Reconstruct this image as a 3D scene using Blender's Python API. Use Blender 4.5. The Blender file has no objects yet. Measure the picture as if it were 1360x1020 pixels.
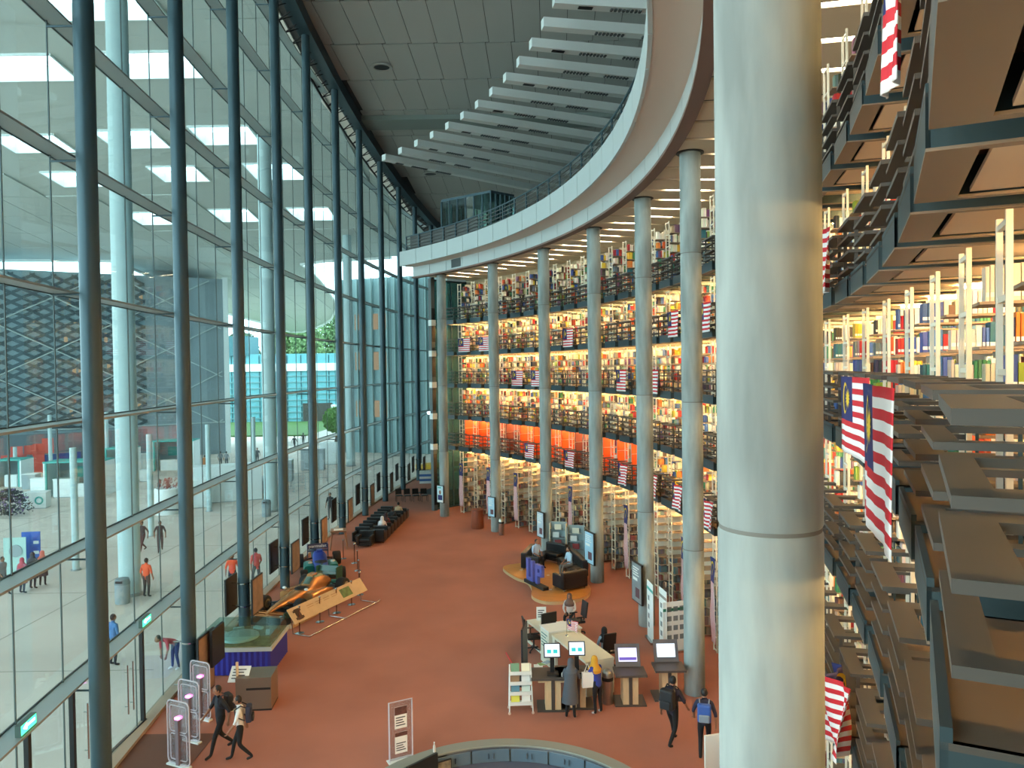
import bpy, bmesh, math, random
import numpy as np
from mathutils import Vector, Matrix, geometry
random.seed(7)
PI = math.pi
SC = bpy.context.scene
COL = SC.collection
# ------------------------------------------------------------------ camera
CAM_H = 9.7
FPX = 1020.0
_p, _r = math.radians(-1.15), math.radians(0.77)
_F = Vector((0, math.cos(_p), math.sin(_p)))
_R0 = Vector((1, 0, 0)); _U0 = _R0.cross(_F)
CR = _R0*math.cos(_r) - _U0*math.sin(_r)
CU = _U0*math.cos(_r) + _R0*math.sin(_r)
CF = _F
cd = bpy.data.cameras.new('camera'); cam = bpy.data.objects.new('camera', cd); COL.objects.link(cam)
cd.sensor_fit = 'HORIZONTAL'; cd.sensor_width = 36.0; cd.lens = 36.0*FPX/1360.0
cd.clip_start = 0.05; cd.clip_end = 1000
_M = Matrix((CR, CU, -CF)).transposed().to_4x4(); _M.translation = Vector((0, 0, CAM_H))
cam.matrix_world = _M
SC.camera = cam
# ------------------------------------------------------------------ sky, light, exposure
W = bpy.data.worlds.new('overcast_sky'); SC.world = W; W.use_nodes = True
_nt = W.node_tree; _nt.nodes.clear()
_o = _nt.nodes.new('ShaderNodeOutputWorld'); _b = _nt.nodes.new('ShaderNodeBackground')
_b.inputs[0].default_value = (0.76, 0.97, 1.0, 1); _b.inputs[1].default_value = 5.2
_nt.links.new(_b.outputs[0], _o.inputs[0])
sd = bpy.data.lights.new('sun', 'SUN'); sd.energy = 1.0; sd.angle = 0.6; sd.color = (1, 0.97, 0.92)
sun = bpy.data.objects.new('sun', sd); COL.objects.link(sun)
sun.rotation_euler = (math.radians(28), math.radians(-14), 0)
VS = SC.view_settings
VS.view_transform = 'Standard'; VS.look = 'None'; VS.gamma = 1.0; VS.use_curve_mapping = False
VS.exposure = 0.25
try:
    SC.cycles.max_bounces = 10; SC.cycles.diffuse_bounces = 5; SC.cycles.transparent_max_bounces = 24
    SC.cycles.glossy_bounces = 3; SC.cycles.sample_clamp_indirect = 6.0
except Exception: pass
# ------------------------------------------------------------------ pixel helpers (a pixel gives a direction)
def ray(px, py):
    d = CF*FPX + CR*(px-680.0) - CU*(py-510.0)
    return d/d.y
def F(px, py, z=0.0):
    d = ray(px, py); t = (z-CAM_H)/d.z
    return Vector((d.x*t, t, z))
def atY(px, py, Y):
    d = ray(px, py)
    return Vector((d.x*Y, Y, CAM_H+d.z*Y))
CX, CY = -38.1, 23.05                       # centre of the column circle
def P(r, deg, z=0.0):
    a = math.radians(deg)
    return Vector((CX+r*math.cos(a), CY+r*math.sin(a), z))
def zroof(y): return 32.0-0.11*y
# ------------------------------------------------------------------ materials
def lin(c):
    out = []
    for v in c[:3]:
        v = v/255.0
        out.append(v/12.92 if v <= 0.04045 else ((v+0.055)/1.055)**2.4)
    return tuple(out)
MATS = {}
def mat(name, rgb, rough=0.6, metal=0.0, noise=0.0, scale=3.0, bump=0.0, emit=0.0, spec=0.5, rgb2=None, stretch=None, detail=4):
    if name in MATS: return MATS[name]
    m = bpy.data.materials.new(name); m.use_nodes = True
    nt = m.node_tree; b = nt.nodes['Principled BSDF']
    c = lin(rgb)
    b.inputs['Base Color'].default_value = (*c, 1); b.inputs['Roughness'].default_value = rough
    b.inputs['Metallic'].default_value = metal; b.inputs['Specular IOR Level'].default_value = spec
    if emit:
        b.inputs['Emission Color'].default_value = (*c, 1); b.inputs['Emission Strength'].default_value = emit
    if noise or bump:
        tc = nt.nodes.new('ShaderNodeTexCoord'); n = nt.nodes.new('ShaderNodeTexNoise')
        n.inputs['Scale'].default_value = scale; n.inputs['Detail'].default_value = detail
        if stretch:
            mp = nt.nodes.new('ShaderNodeMapping'); mp.inputs['Scale'].default_value = stretch
            nt.links.new(tc.outputs['Object'], mp.inputs[0]); nt.links.new(mp.outputs[0], n.inputs['Vector'])
        else:
            nt.links.new(tc.outputs['Object'], n.inputs['Vector'])
        if noise:
            mx = nt.nodes.new('ShaderNodeMix'); mx.data_type = 'RGBA'
            c2 = lin(rgb2) if rgb2 else tuple(max(0, v*(1-noise)) for v in c)
            c1 = c if rgb2 else tuple(min(1, v*(1+noise*0.6)) for v in c)
            mx.inputs[6].default_value = (*c1, 1); mx.inputs[7].default_value = (*c2, 1)
            cr = nt.nodes.new('ShaderNodeMapRange'); cr.inputs[1].default_value = 0.35; cr.inputs[2].default_value = 0.68
            nt.links.new(n.outputs[0], cr.inputs[0]); nt.links.new(cr.outputs[0], mx.inputs[0])
            nt.links.new(mx.outputs[2], b.inputs['Base Color'])
        if bump:
            bp = nt.nodes.new('ShaderNodeBump'); bp.inputs['Strength'].default_value = bump; bp.inputs['Distance'].default_value = 0.01
            nt.links.new(n.outputs[0], bp.inputs['Height']); nt.links.new(bp.outputs[0], b.inputs['Normal'])
    MATS[name] = m
    return m
def emis(name, rgb, s):
    if name in MATS: return MATS[name]
    m = bpy.data.materials.new(name); m.use_nodes = True
    nt = m.node_tree; nt.nodes.clear()
    o = nt.nodes.new('ShaderNodeOutputMaterial'); e = nt.nodes.new('ShaderNodeEmission')
    e.inputs[0].default_value = (*lin(rgb), 1); e.inputs[1].default_value = s
    nt.links.new(e.outputs[0], o.inputs[0]); MATS[name] = m
    return m
def glassmat(name, tint, refl=0.09, rough=0.02, haze=0.0, hazec=(200, 225, 222)):
    if name in MATS: return MATS[name]
    m = bpy.data.materials.new(name); m.use_nodes = True
    nt = m.node_tree; nt.nodes.clear()
    o = nt.nodes.new('ShaderNodeOutputMaterial'); t = nt.nodes.new('ShaderNodeBsdfTransparent'); g = nt.nodes.new('ShaderNodeBsdfGlossy')
    mx = nt.nodes.new('ShaderNodeMixShader'); fr = nt.nodes.new('ShaderNodeFresnel'); fr.inputs[0].default_value = 1.45
    t.inputs[0].default_value = (*lin(tint), 1); g.inputs[1].default_value = rough
    ml = nt.nodes.new('ShaderNodeMath'); ml.operation = 'MULTIPLY'; ml.inputs[1].default_value = refl*10
    nt.links.new(fr.outputs[0], ml.inputs[0]); nt.links.new(ml.outputs[0], mx.inputs[0])
    if haze:
        d = nt.nodes.new('ShaderNodeBsdfDiffuse'); d.inputs[0].default_value = (*lin(hazec), 1)
        m2 = nt.nodes.new('ShaderNodeMixShader'); m2.inputs[0].default_value = haze
        nt.links.new(t.outputs[0], m2.inputs[1]); nt.links.new(d.outputs[0], m2.inputs[2]); nt.links.new(m2.outputs[0], mx.inputs[1])
    else:
        nt.links.new(t.outputs[0], mx.inputs[1])
    nt.links.new(g.outputs[0], mx.inputs[2]); nt.links.new(mx.outputs[0], o.inputs[0])
    MATS[name] = m
    return m
def attrmat(name, rough=0.6):
    m = bpy.data.materials.new(name); m.use_nodes = True
    nt = m.node_tree; b = nt.nodes['Principled BSDF']; a = nt.nodes.new('ShaderNodeVertexColor'); a.layer_name = 'col'
    nt.links.new(a.outputs[0], b.inputs['Base Color']); b.inputs['Roughness'].default_value = rough
    MATS[name] = m
    return m
# ------------------------------------------------------------------ mesh builder
class MB:
    def __init__(s): s.v = []; s.f = []; s.m = []
    def add(s, vs, fs, mi=0, M=None):
        k = len(s.v)
        for v in vs:
            s.v.append(tuple(M @ Vector(v)) if M is not None else tuple(v))
        for f in fs: s.f.append(tuple(i+k for i in f)); s.m.append(mi)
        return s
    def box(s, c, d, mi=0, rz=0.0, M=None):
        x, y, z = d[0]/2, d[1]/2, d[2]/2
        vs = [(-x,-y,-z),(x,-y,-z),(x,y,-z),(-x,y,-z),(-x,-y,z),(x,-y,z),(x,y,z),(-x,y,z)]
        if rz:
            ca, sa = math.cos(rz), math.sin(rz); vs = [(a*ca-b*sa, a*sa+b*ca, e) for a, b, e in vs]
        vs = [(a+c[0], b+c[1], e+c[2]) for a, b, e in vs]
        return s.add(vs, [(0,3,2,1),(4,5,6,7),(0,1,5,4),(1,2,6,5),(2,3,7,6),(3,0,4,7)], mi, M)
    def bb(s, x0, x1, y0, y1, z0, z1, mi=0, M=None):
        return s.box(((x0+x1)/2, (y0+y1)/2, (z0+z1)/2), (x1-x0, y1-y0, z1-z0), mi, 0, M)
    def cyl(s, p0, p1, r0, r1=None, n=12, mi=0, M=None):
        r1 = r0 if r1 is None else r1
        p0, p1 = Vector(p0), Vector(p1); d = (p1-p0)
        d = d.normalized() if d.length > 1e-9 else Vector((0, 0, 1))
        a = d.orthogonal().normalized(); b = d.cross(a)
        vs = []
        for p, r in ((p0, r0), (p1, r1)):
            for i in range(n):
                t = 2*PI*i/n; vs.append(p+a*(r*math.cos(t))+b*(r*math.sin(t)))
        fs = [(i, (i+1) % n, n+(i+1) % n, n+i) for i in range(n)]
        fs += [tuple(range(n-1, -1, -1)), tuple(range(n, 2*n))]
        return s.add(vs, fs, mi, M)
    def tube(s, pts, r, n=6, mi=0, M=None):
        pts = [Vector(p) for p in pts]; k = len(pts)
        rs = r if isinstance(r, (list, tuple)) else [r]*k
        vs = []; ref = None
        for i, p in enumerate(pts):
            d = (pts[min(i+1, k-1)]-pts[max(i-1, 0)]).normalized()
            if ref is None: ref = d.orthogonal().normalized()
            a = (ref-d*ref.dot(d)); a = a.normalized() if a.length > 1e-6 else d.orthogonal().normalized(); ref = a
            b = d.cross(a)
            for j in range(n):
                t = 2*PI*j/n; vs.append(p+a*(rs[i]*math.cos(t))+b*(rs[i]*math.sin(t)))
        fs = []
        for i in range(k-1):
            for j in range(n): fs.append((i*n+j, i*n+(j+1) % n, (i+1)*n+(j+1) % n, (i+1)*n+j))
        fs += [tuple(range(n-1, -1, -1)), tuple(range((k-1)*n, k*n))]
        return s.add(vs, fs, mi, M)
    def prism(s, poly, z0, z1, mi=0, M=None):
        n = len(poly)
        vs = [(x, y, z0) for x, y in poly]+[(x, y, z1) for x, y in poly]
        fs = [tuple(range(n-1, -1, -1)), tuple(range(n, 2*n))]+[(i, (i+1) % n, n+(i+1) % n, n+i) for i in range(n)]
        return s.add(vs, fs, mi, M)
    def ell(s, c, r, nu=12, nv=8, mi=0, M=None):
        vs = [(c[0], c[1], c[2]+r[2])]
        for j in range(1, nv):
            t = PI*j/nv
            for i in range(nu):
                u = 2*PI*i/nu
                vs.append((c[0]+r[0]*math.sin(t)*math.cos(u), c[1]+r[1]*math.sin(t)*math.sin(u), c[2]+r[2]*math.cos(t)))
        vs.append((c[0], c[1], c[2]-r[2])); L = len(vs)-1
        fs = [(0, 1+i, 1+(i+1) % nu) for i in range(nu)]
        for j in range(nv-2):
            a = 1+j*nu; b = a+nu
            fs += [(a+i, b+i, b+(i+1) % nu, a+(i+1) % nu) for i in range(nu)]
        a = 1+(nv-2)*nu
        fs += [(a+i, L, a+(i+1) % nu) for i in range(nu)]
        return s.add(vs, fs, mi, M)
    def lathe(s, prof, n=16, c=(0, 0, 0), mi=0, M=None, sx=1.0, sy=1.0):
        k = len(prof); vs = []
        for r, z in prof:
            for i in range(n):
                t = 2*PI*i/n; vs.append((c[0]+r*sx*math.cos(t), c[1]+r*sy*math.sin(t), c[2]+z))
        fs = []
        for j in range(k-1):
            for i in range(n): fs.append((j*n+i, j*n+(i+1) % n, (j+1)*n+(i+1) % n, (j+1)*n+i))
        fs += [tuple(range(n-1, -1, -1)), tuple(range((k-1)*n, k*n))]
        return s.add(vs, fs, mi, M)
    def sweep(s, pts, off0, off1, z0, z1, mi=0, closed=False):
        """rectangular section swept along a plan polyline; off0..off1 to the left of travel; z0/z1 may be lists"""
        pts = [Vector((p[0], p[1])) for p in pts]; k = len(pts); vs = []
        for i, p in enumerate(pts):
            a = pts[(i-1) % k] if (closed or i > 0) else None
            b = pts[(i+1) % k] if (closed or i < k-1) else None
            d1 = (p-a).normalized() if a is not None else None
            d2 = (b-p).normalized() if b is not None else None
            if d1 is None: d1 = d2
            if d2 is None: d2 = d1
            n1 = Vector((-d1.y, d1.x)); n2 = Vector((-d2.y, d2.x)); nn = (n1+n2)
            nn = nn.normalized() if nn.length > 1e-6 else n1
            nn = nn/max(0.3, nn.dot(n1))
            za = z0[i] if isinstance(z0, (list, tuple)) else z0
            zb = z1[i] if isinstance(z1, (list, tuple)) else z1
            q0 = p+nn*off0; q1 = p+nn*off1
            vs += [(q0.x, q0.y, za), (q1.x, q1.y, za), (q1.x, q1.y, zb), (q0.x, q0.y, zb)]
        fs = []
        for i in range(k if closed else k-1):
            a = 4*i; b = 4*((i+1) % k)
            for j in range(4): fs.append((a+j, a+(j+1) % 4, b+(j+1) % 4, b+j))
        if not closed: fs += [(3, 2, 1, 0), (4*k-4, 4*k-3, 4*k-2, 4*k-1)]
        return s.add(vs, fs, mi)
    def mesh(s, name, mats, smooth=False):
        me = bpy.data.meshes.new(name); me.from_pydata(s.v, [], s.f)
        if not isinstance(mats, (list, tuple)): mats = [mats]
        for m in mats: me.materials.append(m)
        if len(mats) > 1: me.polygons.foreach_set('material_index', s.m)
        if smooth: me.polygons.foreach_set('use_smooth', [True]*len(me.polygons))
        bm = bmesh.new(); bm.from_mesh(me); bmesh.ops.recalc_face_normals(bm, faces=bm.faces); bm.to_mesh(me); bm.free()
        if smooth:
            try: me.set_sharp_from_angle(angle=math.radians(38))
            except Exception: pass
        me.update()
        return me
    def build(s, name, mats, parent=None, smooth=False, loc=None, rz=None):
        return inst(s.mesh(name, mats, smooth), name, parent, loc, rz)
def inst(me, name, parent=None, loc=None, rz=None):
    o = bpy.data.objects.new(name, me); COL.objects.link(o)
    if parent is not None: o.parent = parent
    if loc is not None: o.location = loc
    if rz is not None: o.rotation_euler = (0, 0, rz)
    return o
def tag(o, label, cat, group=None, kind=None):
    o['label'] = label; o['category'] = cat
    if group: o['group'] = group
    if kind: o['kind'] = kind
    return o
def thing(name, label, cat, loc=(0, 0, 0), rz=0.0, group=None):
    o = bpy.data.objects.new(name, None); COL.objects.link(o); o.location = loc; o.rotation_euler = (0, 0, rz)
    o.empty_display_size = 0.2
    return tag(o, label, cat, group)
def struct(o, label=None, cat=None):
    o['kind'] = 'structure'
    if label: o['label'] = label
    if cat: o['category'] = cat
    return o
def sempty(name, label=None, cat=None, loc=(0, 0, 0)):
    o = bpy.data.objects.new(name, None); COL.objects.link(o); o.location = loc
    return struct(o, label, cat)
def copytree(o, parent=None):
    c = o.copy(); COL.objects.link(c); c.parent = parent
    for ch in list(o.children): copytree(ch, c)
    return c
def text(s, size, mat_, parent=None, name='lettering', extr=0.003, M=None, align='CENTER', width=None):
    cu = bpy.data.curves.new('t', 'FONT'); cu.body = s; cu.size = size; cu.extrude = extr; cu.align_x = align; cu.align_y = 'CENTER'
    cu.resolution_u = 3
    t = bpy.data.objects.new('t', cu); COL.objects.link(t)
    dg = bpy.context.evaluated_depsgraph_get(); me = bpy.data.meshes.new_from_object(t.evaluated_get(dg))
    bpy.data.objects.remove(t); bpy.data.curves.remove(cu)
    if width:
        xs = [v.co.x for v in me.vertices]; k = width/max(1e-6, max(xs)-min(xs)); me.transform(Matrix.Diagonal((k, 1, 1, 1)))
    if M is not None: me.transform(M)
    me.materials.clear(); me.materials.append(mat_)
    return inst(me, name, parent)
def RX(a): return Matrix.Rotation(a, 4, 'X')
def RY(a): return Matrix.Rotation(a, 4, 'Y')
def RZ(a): return Matrix.Rotation(a, 4, 'Z')
def T(x, y, z): return Matrix.Translation((x, y, z))
def arc(r, a0, a1, n):
    return [(CX+r*math.cos(math.radians(a0+(a1-a0)*i/n)), CY+r*math.sin(math.radians(a0+(a1-a0)*i/n))) for i in range(n+1)]
# shared materials
m_carpet = mat('carpet', (172, 114, 96), 0.95, noise=0.10, scale=0.35, rgb2=None, bump=0.0, spec=0.1)
m_plaza = mat('plaza_paving', (206, 192, 180), 0.75, noise=0.10, scale=0.25, spec=0.3)
m_conc = mat('concrete', (148, 157, 154), 0.75, noise=0.34, scale=1.7, stretch=(1.6, 1.6, 0.3), bump=0.15, spec=0.25, detail=7)
m_steel = mat('dark_steel', (58, 80, 88), 0.42, metal=0.25, spec=0.5)
m_black = mat('black_paint', (22, 24, 26), 0.5)
m_white = mat('white_paint', (222, 226, 222), 0.5)
m_ring = mat('fascia_white', (184, 190, 188), 0.45)
m_beige = mat('soffit_beige', (212, 194, 168), 0.7)
m_roof = mat('roof_panel_grey', (172, 172, 166), 0.8)
m_roofd = mat('roof_joint_dark', (52, 56, 56), 0.9)
m_rack = mat('rack_cream', (226, 220, 200), 0.5)
m_shelf = mat('shelf_board', (150, 132, 112), 0.6)
m_rail = mat('railing_steel', (80, 78, 74), 0.45, metal=0.2)
m_tray = mat('deck_steel', (46, 66, 72), 0.45, metal=0.25)
m_flange = mat('deck_flange', (124, 110, 94), 0.5, metal=0.1)
m_glass = glassmat('facade_glass', (236, 247, 250), 0.02, haze=0.006)
m_clear = glassmat('clear_glass', (240, 249, 247), 0.03)
m_chrome = mat('chrome', (190, 192, 192), 0.18, metal=1.0)
m_skin = mat('skin', (150, 104, 78), 0.6)
m_lamp = emis('warm_tube', (255, 200, 124), 320.0)
m_red = mat('red_cloth', (196, 32, 44), 0.7); m_wht = mat('white_cloth', (232, 230, 228), 0.7)
m_blue = mat('navy_cloth', (34, 38, 96), 0.7); m_yel = mat('yellow_cloth', (226, 190, 50), 0.7)
# ================================================================== SETTING
# facade line: a shallow outward bow; steel columns stand 0.8 m inside the glass
def bow(y, x0): return x0+(y-38.5)**2/400.0
def hit_bow(px, x0):
    k = ray(px, 490.0).x
    lo, hi = 8.0, 95.0
    for _ in range(60):
        m = (lo+hi)/2
        if bow(m, x0)-k*m < 0: lo = m
        else: hi = m
    return lo
COLY = [hit_bow(p, -10.35) for p in (122, 243, 318, 373, 414, 451, 482, 509, 533, 554)]
COLY = [COLY[0]-6.0]+COLY
COLY.append(COLY[-1]+5.4)
STEEL = [(bow(y, -10.35), y) for y in COLY]
GL = [(bow(y, -11.15), y) for y in COLY]
# ---- floors
poly = [(x, y) for x, y in [(GL[0][0], -14.0)]+GL]+[(4.0, 84.0), (24.0, 84.0), (24.0, -14.0)]
fl = struct(MB().prism(poly, -0.25, 0.0).build('floor', m_carpet), 'orange brown carpet of the library hall', 'floor')
gnd = struct(MB().bb(-140, 26.5, -60, 300, -0.6, -0.26).build('plaza_ground', m_plaza), 'pale beige paved plaza outside the glass wall', 'plaza')
pl = [(GL[0][0]-0.02, -14.0)]+[(x-0.02, y) for x, y in GL]+[(-2.0, 112.0), (-140.0, 112.0), (-140.0, -14.0)]
struct(MB().prism(pl, -0.259, -0.03).build('plaza_paving', m_plaza), 'pale beige paving under the canopy', 'plaza')
jt = MB()
for k in range(9):
    jt.bb(-62, -11.9, 16+k*9.0, 16.05+k*9.0, -0.029, -0.026)
for k in range(7):
    jt.bb(-58+k*6.5, -57.95+k*6.5, 12, 92, -0.029, -0.026)
struct(jt.build('paving_joint', mat('joint_grey', (150, 142, 130), 0.8)), 'thin grey joints in the plaza paving', 'paving joint')
lawn = struct(MB().bb(-70, 20, 118, 150, -0.26, -0.05).build('lawn', mat('grass', (66, 100, 44), 0.9, noise=0.2, scale=2.0)), 'green lawn in front of the far glass building', 'lawn')
struct(MB().bb(-31, 0, 100, 137, -0.25, -0.02).build('sunny_path', mat('pale_path', (160, 154, 146), 0.8)), 'bright pale path leading to the far building', 'path')
# ---- concrete columns
def concrete_column(pos, ztop, label, joints):
    t = thing('concrete_column', label, 'column', (pos[0], pos[1], 0), 0, 'concrete columns along the gallery')
    zs = [0.0]+joints+[ztop]
    for a, b in zip(zs[:-1], zs[1:]):
        m = MB(); m.lathe([(0.292, a+0.004), (0.305, a+0.03), (0.305, b-0.03), (0.292, b-0.004)], 40)
        m.build('column_drum', m_conc, t, True)
    m = MB()
    for z in joints: m.lathe([(0.297, z-0.012), (0.297, z+0.012)], 40)
    m.build('joint_ring', mat('joint_dark', (112, 112, 106), 0.9), t, True)
    m = MB(); m.lathe([(0.40, ztop-0.03), (0.40, ztop)], 40); m.build('collar', m_black, t, True)
    return t
COLANG = [-0.59+8.0*k for k in range(-3, 6)]
cnames = {0: 'massive pale concrete column beside the open book decks', 1: 'concrete column right behind the massive one', 2: 'concrete column two bays behind the massive one',
          3: 'concrete column beside the roll-up banners and touch screen kiosks', 4: 'concrete column with a framed poster beside the tall white banner', 5: 'concrete column with a framed poster beside the black corner sofa',
          6: 'concrete column behind the grey leaflet display stand', 7: 'concrete column beside the brown planter drum', 8: 'concrete column at the far end beside the black mat'}
CPOS = []
for i, a in enumerate(COLANG):
    p = P(43.4, a)
    if i == 0: p = Vector((1.545, 4.62, 0))
    CPOS.append(p)
    zt = 15.95
    concrete_column((p.x, p.y), zt, cnames[i], [4.3, 8.65, 13.0] if i else [8.73])
# ---- steel facade columns
for i, (x, y) in enumerate(STEEL):
    if i == len(STEEL)-1 or i == 0: pass
    t = thing('steel_column', 'slender dark steel tube column of the glass wall', 'column', (x, y, 0), 0, 'dark steel columns carrying the glass wall')
    zt = zroof(y)-0.7
    MB().lathe([(0.21, 0), (0.21, zt)], 24).build('shaft', m_steel, t, True)
    MB().lathe([(0.22, 0), (0.22, 0.03)], 24).build('base_plate', m_black, t, True)
    if i < 11:
        m = MB()
        for k in range(1, 10):
            if 2.9*k < zt-1: m.cyl((-0.8, 0, 2.9*k-0.16), (-0.1, 0, 2.9*k-0.16), 0.025, n=6)
        m.build('glass_bracket', m_steel, t)
# ---- roof edge beam and truss chord along the facade
ext = [(bow(2.0, -10.35), 2.0)]+STEEL+[(bow(76.5, -10.35), 76.5)]
zz = [zroof(p[1]) for p in ext]
t = sempty('roof_edge_beam', 'dark steel roof beam running above the glass wall', 'beam')
MB().sweep(ext, -0.34, 0.34, [z-0.75 for z in zz], [z-0.02 for z in zz]).build('beam', m_steel, t)
chord = [(p[0]-0.75, p[1]) for p in ext]
MB().tube([(p[0], p[1], z-1.15) for p, z in zip(chord, zz)], 0.07, 8).build('chord', m_black, t)
m = MB()
for i in range(len(ext)-1):
    for k in range(5):
        f0, f1 = k/5, (k+0.5)/5
        a = Vector((ext[i][0], ext[i][1], zz[i]-0.6)).lerp(Vector((ext[i+1][0], ext[i+1][1], zz[i+1]-0.6)), f0)
        b = Vector((chord[i][0], chord[i][1], zz[i]-1.15)).lerp(Vector((chord[i+1][0], chord[i+1][1], zz[i+1]-1.15)), f0)
        c = Vector((ext[i][0], ext[i][1], zz[i]-0.6)).lerp(Vector((ext[i+1][0], ext[i+1][1], zz[i+1]-0.6)), f1)
        m.cyl(a, b, 0.035, n=5); m.cyl(c, b, 0.03, n=5)
m.build('web', m_black, t)
# ---- facade: panes and transoms
ROWZ = [0.0, 2.9, 5.8, 8.65, 11.5, 14.5, 17.4, 20.3, 23.2, 26.1]
fac = sempty('window_1', 'tall bowed glass curtain wall between hall and plaza', 'window')
GE = GL+[(bow(76.5, -11.15), 76.5)]
m_joint = mat('glass_joint', (70, 84, 84), 0.6)
jm = MB()
for i in range(len(GE)-1):
    a, b = Vector(GE[i]), Vector(GE[i+1])
    n = 3 if i < 8 else 1
    zr = min(zroof(a.y), zroof(b.y))-0.8
    d = (b-a); L = d.length/n; ang = math.atan2(d.y, d.x)
    meshes = {}
    for k in range(n):
        c = a+d*((k+0.5)/n)
        for r in range(len(ROWZ)):
            z0 = ROWZ[r]; z1 = ROWZ[r+1] if r+1 < len(ROWZ) else 99
            z1 = min(z1, zr)
            if z1-z0 < 0.3: continue
            key = round(z1-z0, 3)
            if key not in meshes: meshes[key] = MB().bb(-L/2+0.012, L/2-0.012, -0.008, 0.008, 0.012, z1-z0-0.012).mesh('pane', m_glass)
            inst(meshes[key], 'pane', fac, (c.x, c.y, z0), ang)
    for k in range(n+1):
        if k == n: continue
        c = a+d*(k/n)
        jm.bb(c.x-0.013, c.x+0.013, c.y-0.013, c.y+0.013, 0.0, zr)
jm.build('glazing_joint', m_joint, fac)
m_trans = mat('transom_grey', (150, 160, 160), 0.4, metal=0.3)
for r in range(1, len(ROWZ)):
    pts = [p for p in GE if zroof(p[1])-0.8 > ROWZ[r]]
    if len(pts) > 1:
        MB().sweep([(bow(6.0, -11.15), 6.0)]+pts, -0.42, 0.03, ROWZ[r]-0.03, ROWZ[r]+0.02).build('transom', m_trans, fac)
        MB().sweep([(bow(6.0, -11.15), 6.0)]+pts, 0.03, 0.06, ROWZ[r]-0.05, ROWZ[r]+0.05).build('transom_gasket', m_black, fac)
MB().sweep([(bow(6.0, -11.15), 6.0)]+GE, -0.3, 0.05, 0.0, 0.10).build('sill', mat('sill_stone', (158, 140, 120), 0.6), fac)
# entrance doors in the two nearest bays (black posts, chrome pulls, green exit lamps)
def facpt(y, off=0.0): return Vector((bow(y, -11.15)+off, y, 0))
dy0 = COLY[1]
def door_y(px, py=920):
    k = ray(px, py).x; y = 10.0
    for _ in range(40): y = y+0.5*(bow(y, -11.15)/k-y)
    return y
posts = [door_y(88, 940), door_y(90, 990)-1.2, door_y(33, 990), door_y(187, 930)]
YD = [door_y(33, 985), door_y(93, 950), door_y(187, 920)]
m = MB()
for y in YD:
    p = facpt(y, 0.05); m.bb(p.x-0.05, p.x+0.05, p.y-0.05, p.y+0.05, 0.0, 2.88)
m.build('door_post', m_black, fac)
dn = 1
for y, w in ((YD[1]+1.15, 1), (YD[2]-1.2, 1)):
    pass
for y in (door_y(168, 915), door_y(115, 960)):
    dr = sempty('door_%d' % dn, 'frameless glass entrance door with chrome pull bars', 'door', tuple(facpt(y, 0.02))); dn += 1
    for s in (-1, 1):
        hb = MB().cyl((0.09, 0.14*s, 0.75), (0.09, 0.14*s, 2.05), 0.02, n=8); hb.cyl((0.0, 0.14*s, 0.95), (0.09, 0.14*s, 0.95), 0.012, n=6); hb.cyl((0.0, 0.14*s, 1.85), (0.09, 0.14*s, 1.85), 0.012, n=6)
        hb.build('pull_bar', m_chrome, dr, True)
        MB().bb(-0.02, 0.02, 0.02 if s > 0 else -1.0, 1.0 if s > 0 else -0.02, 0.03, 0.12).build('bottom_rail', m_black, dr)
for px, py, lab in ((10, 992, 'green lit exit sign on the transom at the frame of the first glass door'), (175, 843, 'green lit exit sign on the transom above the chrome door pulls')):
    y = door_y(px, py); p = facpt(y, 0.36)
    t = thing('exit_sign', lab, 'exit sign', (p.x, p.y, 2.93), math.atan2(1.0, (y-38.5)/200.0))
    MB().bb(-0.30, 0.30, -0.05, 0.05, 0, 0.22).build('housing', mat('sign_grey', (70, 90, 84), 0.5), t)
    MB().bb(-0.28, 0.28, -0.056, -0.05, 0.02, 0.20).build('lit_face', emis('exit_green', (70, 235, 160), 3.0), t)
    mm = MB().bb(-0.10, 0.22, -0.06, -0.056, 0.11, 0.15); mm.add([(-0.22, -0.06, 0.13), (-0.08, -0.06, 0.20), (-0.08, -0.06, 0.06)], [(0, 1, 2)])
    mm.build('arrow', emis('exit_white', (235, 255, 245), 5.0), t)
# ---- far end of the hall
struct(MB().bb(24.2, 24.5, -12.0, 83.6, 0, 16.9).build('right_light_block', mat('wall_grey', (128, 132, 130), 0.8)), 'unseen grey wall added to keep bright sky out of the glass reflections', 'wall')  # unseen wall, added to shut bright sky out of the facade reflections
struct(MB().bb(-6.9, 24.5, 83.6, 84.0, 0, 22.7).build('wall_far', mat('wall_grey', (128, 132, 130), 0.8)), 'grey wall closing the far end of the hall', 'wall')
struct(MB().bb(-10.6, 24.5, -12.3, -12.0, 0, 33.2).build('near_light_block', mat('wall_grey', (128, 132, 130), 0.8)), 'unseen grey wall added behind the camera to block sky light', 'wall')  # added behind the camera to keep direct sky light off the near column
# end piece of the galleries: white pier with dark panels and a radial glass screen
p0 = P(44.15, 42.3); ang = math.radians(42.3)
t = thing('end_pier', 'slim grey pier with dark panels and white blocks ending the book decks', 'pier', (p0.x, p0.y, 0), ang)
MB().bb(-0.15, 0.15, -0.15, 0.15, 0, 15.95).build('pier_body', mat('pier_grey', (86, 94, 94), 0.6), t)
for z in (4.2, 6.3, 8.45, 10.6, 12.7): MB().bb(-0.19, 0.19, -0.2, 0.15, z, z+0.4).build('white_cap', m_white, t)
for k, (a, b) in enumerate(((0.4, 3.9), (4.6, 6.5), (6.9, 8.7), (9.2, 11.2), (11.6, 13.9))):
    MB().bb(-0.14, 0.14, -0.165, -0.15, a, b).build('dark_panel', m_black, t)
win2 = sempty('window_2', 'teal glazed screen with dark mullions behind the last racks', 'window', (CX, CY, 0)); win2.rotation_euler = (0, 0, math.radians(42.5))
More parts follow.
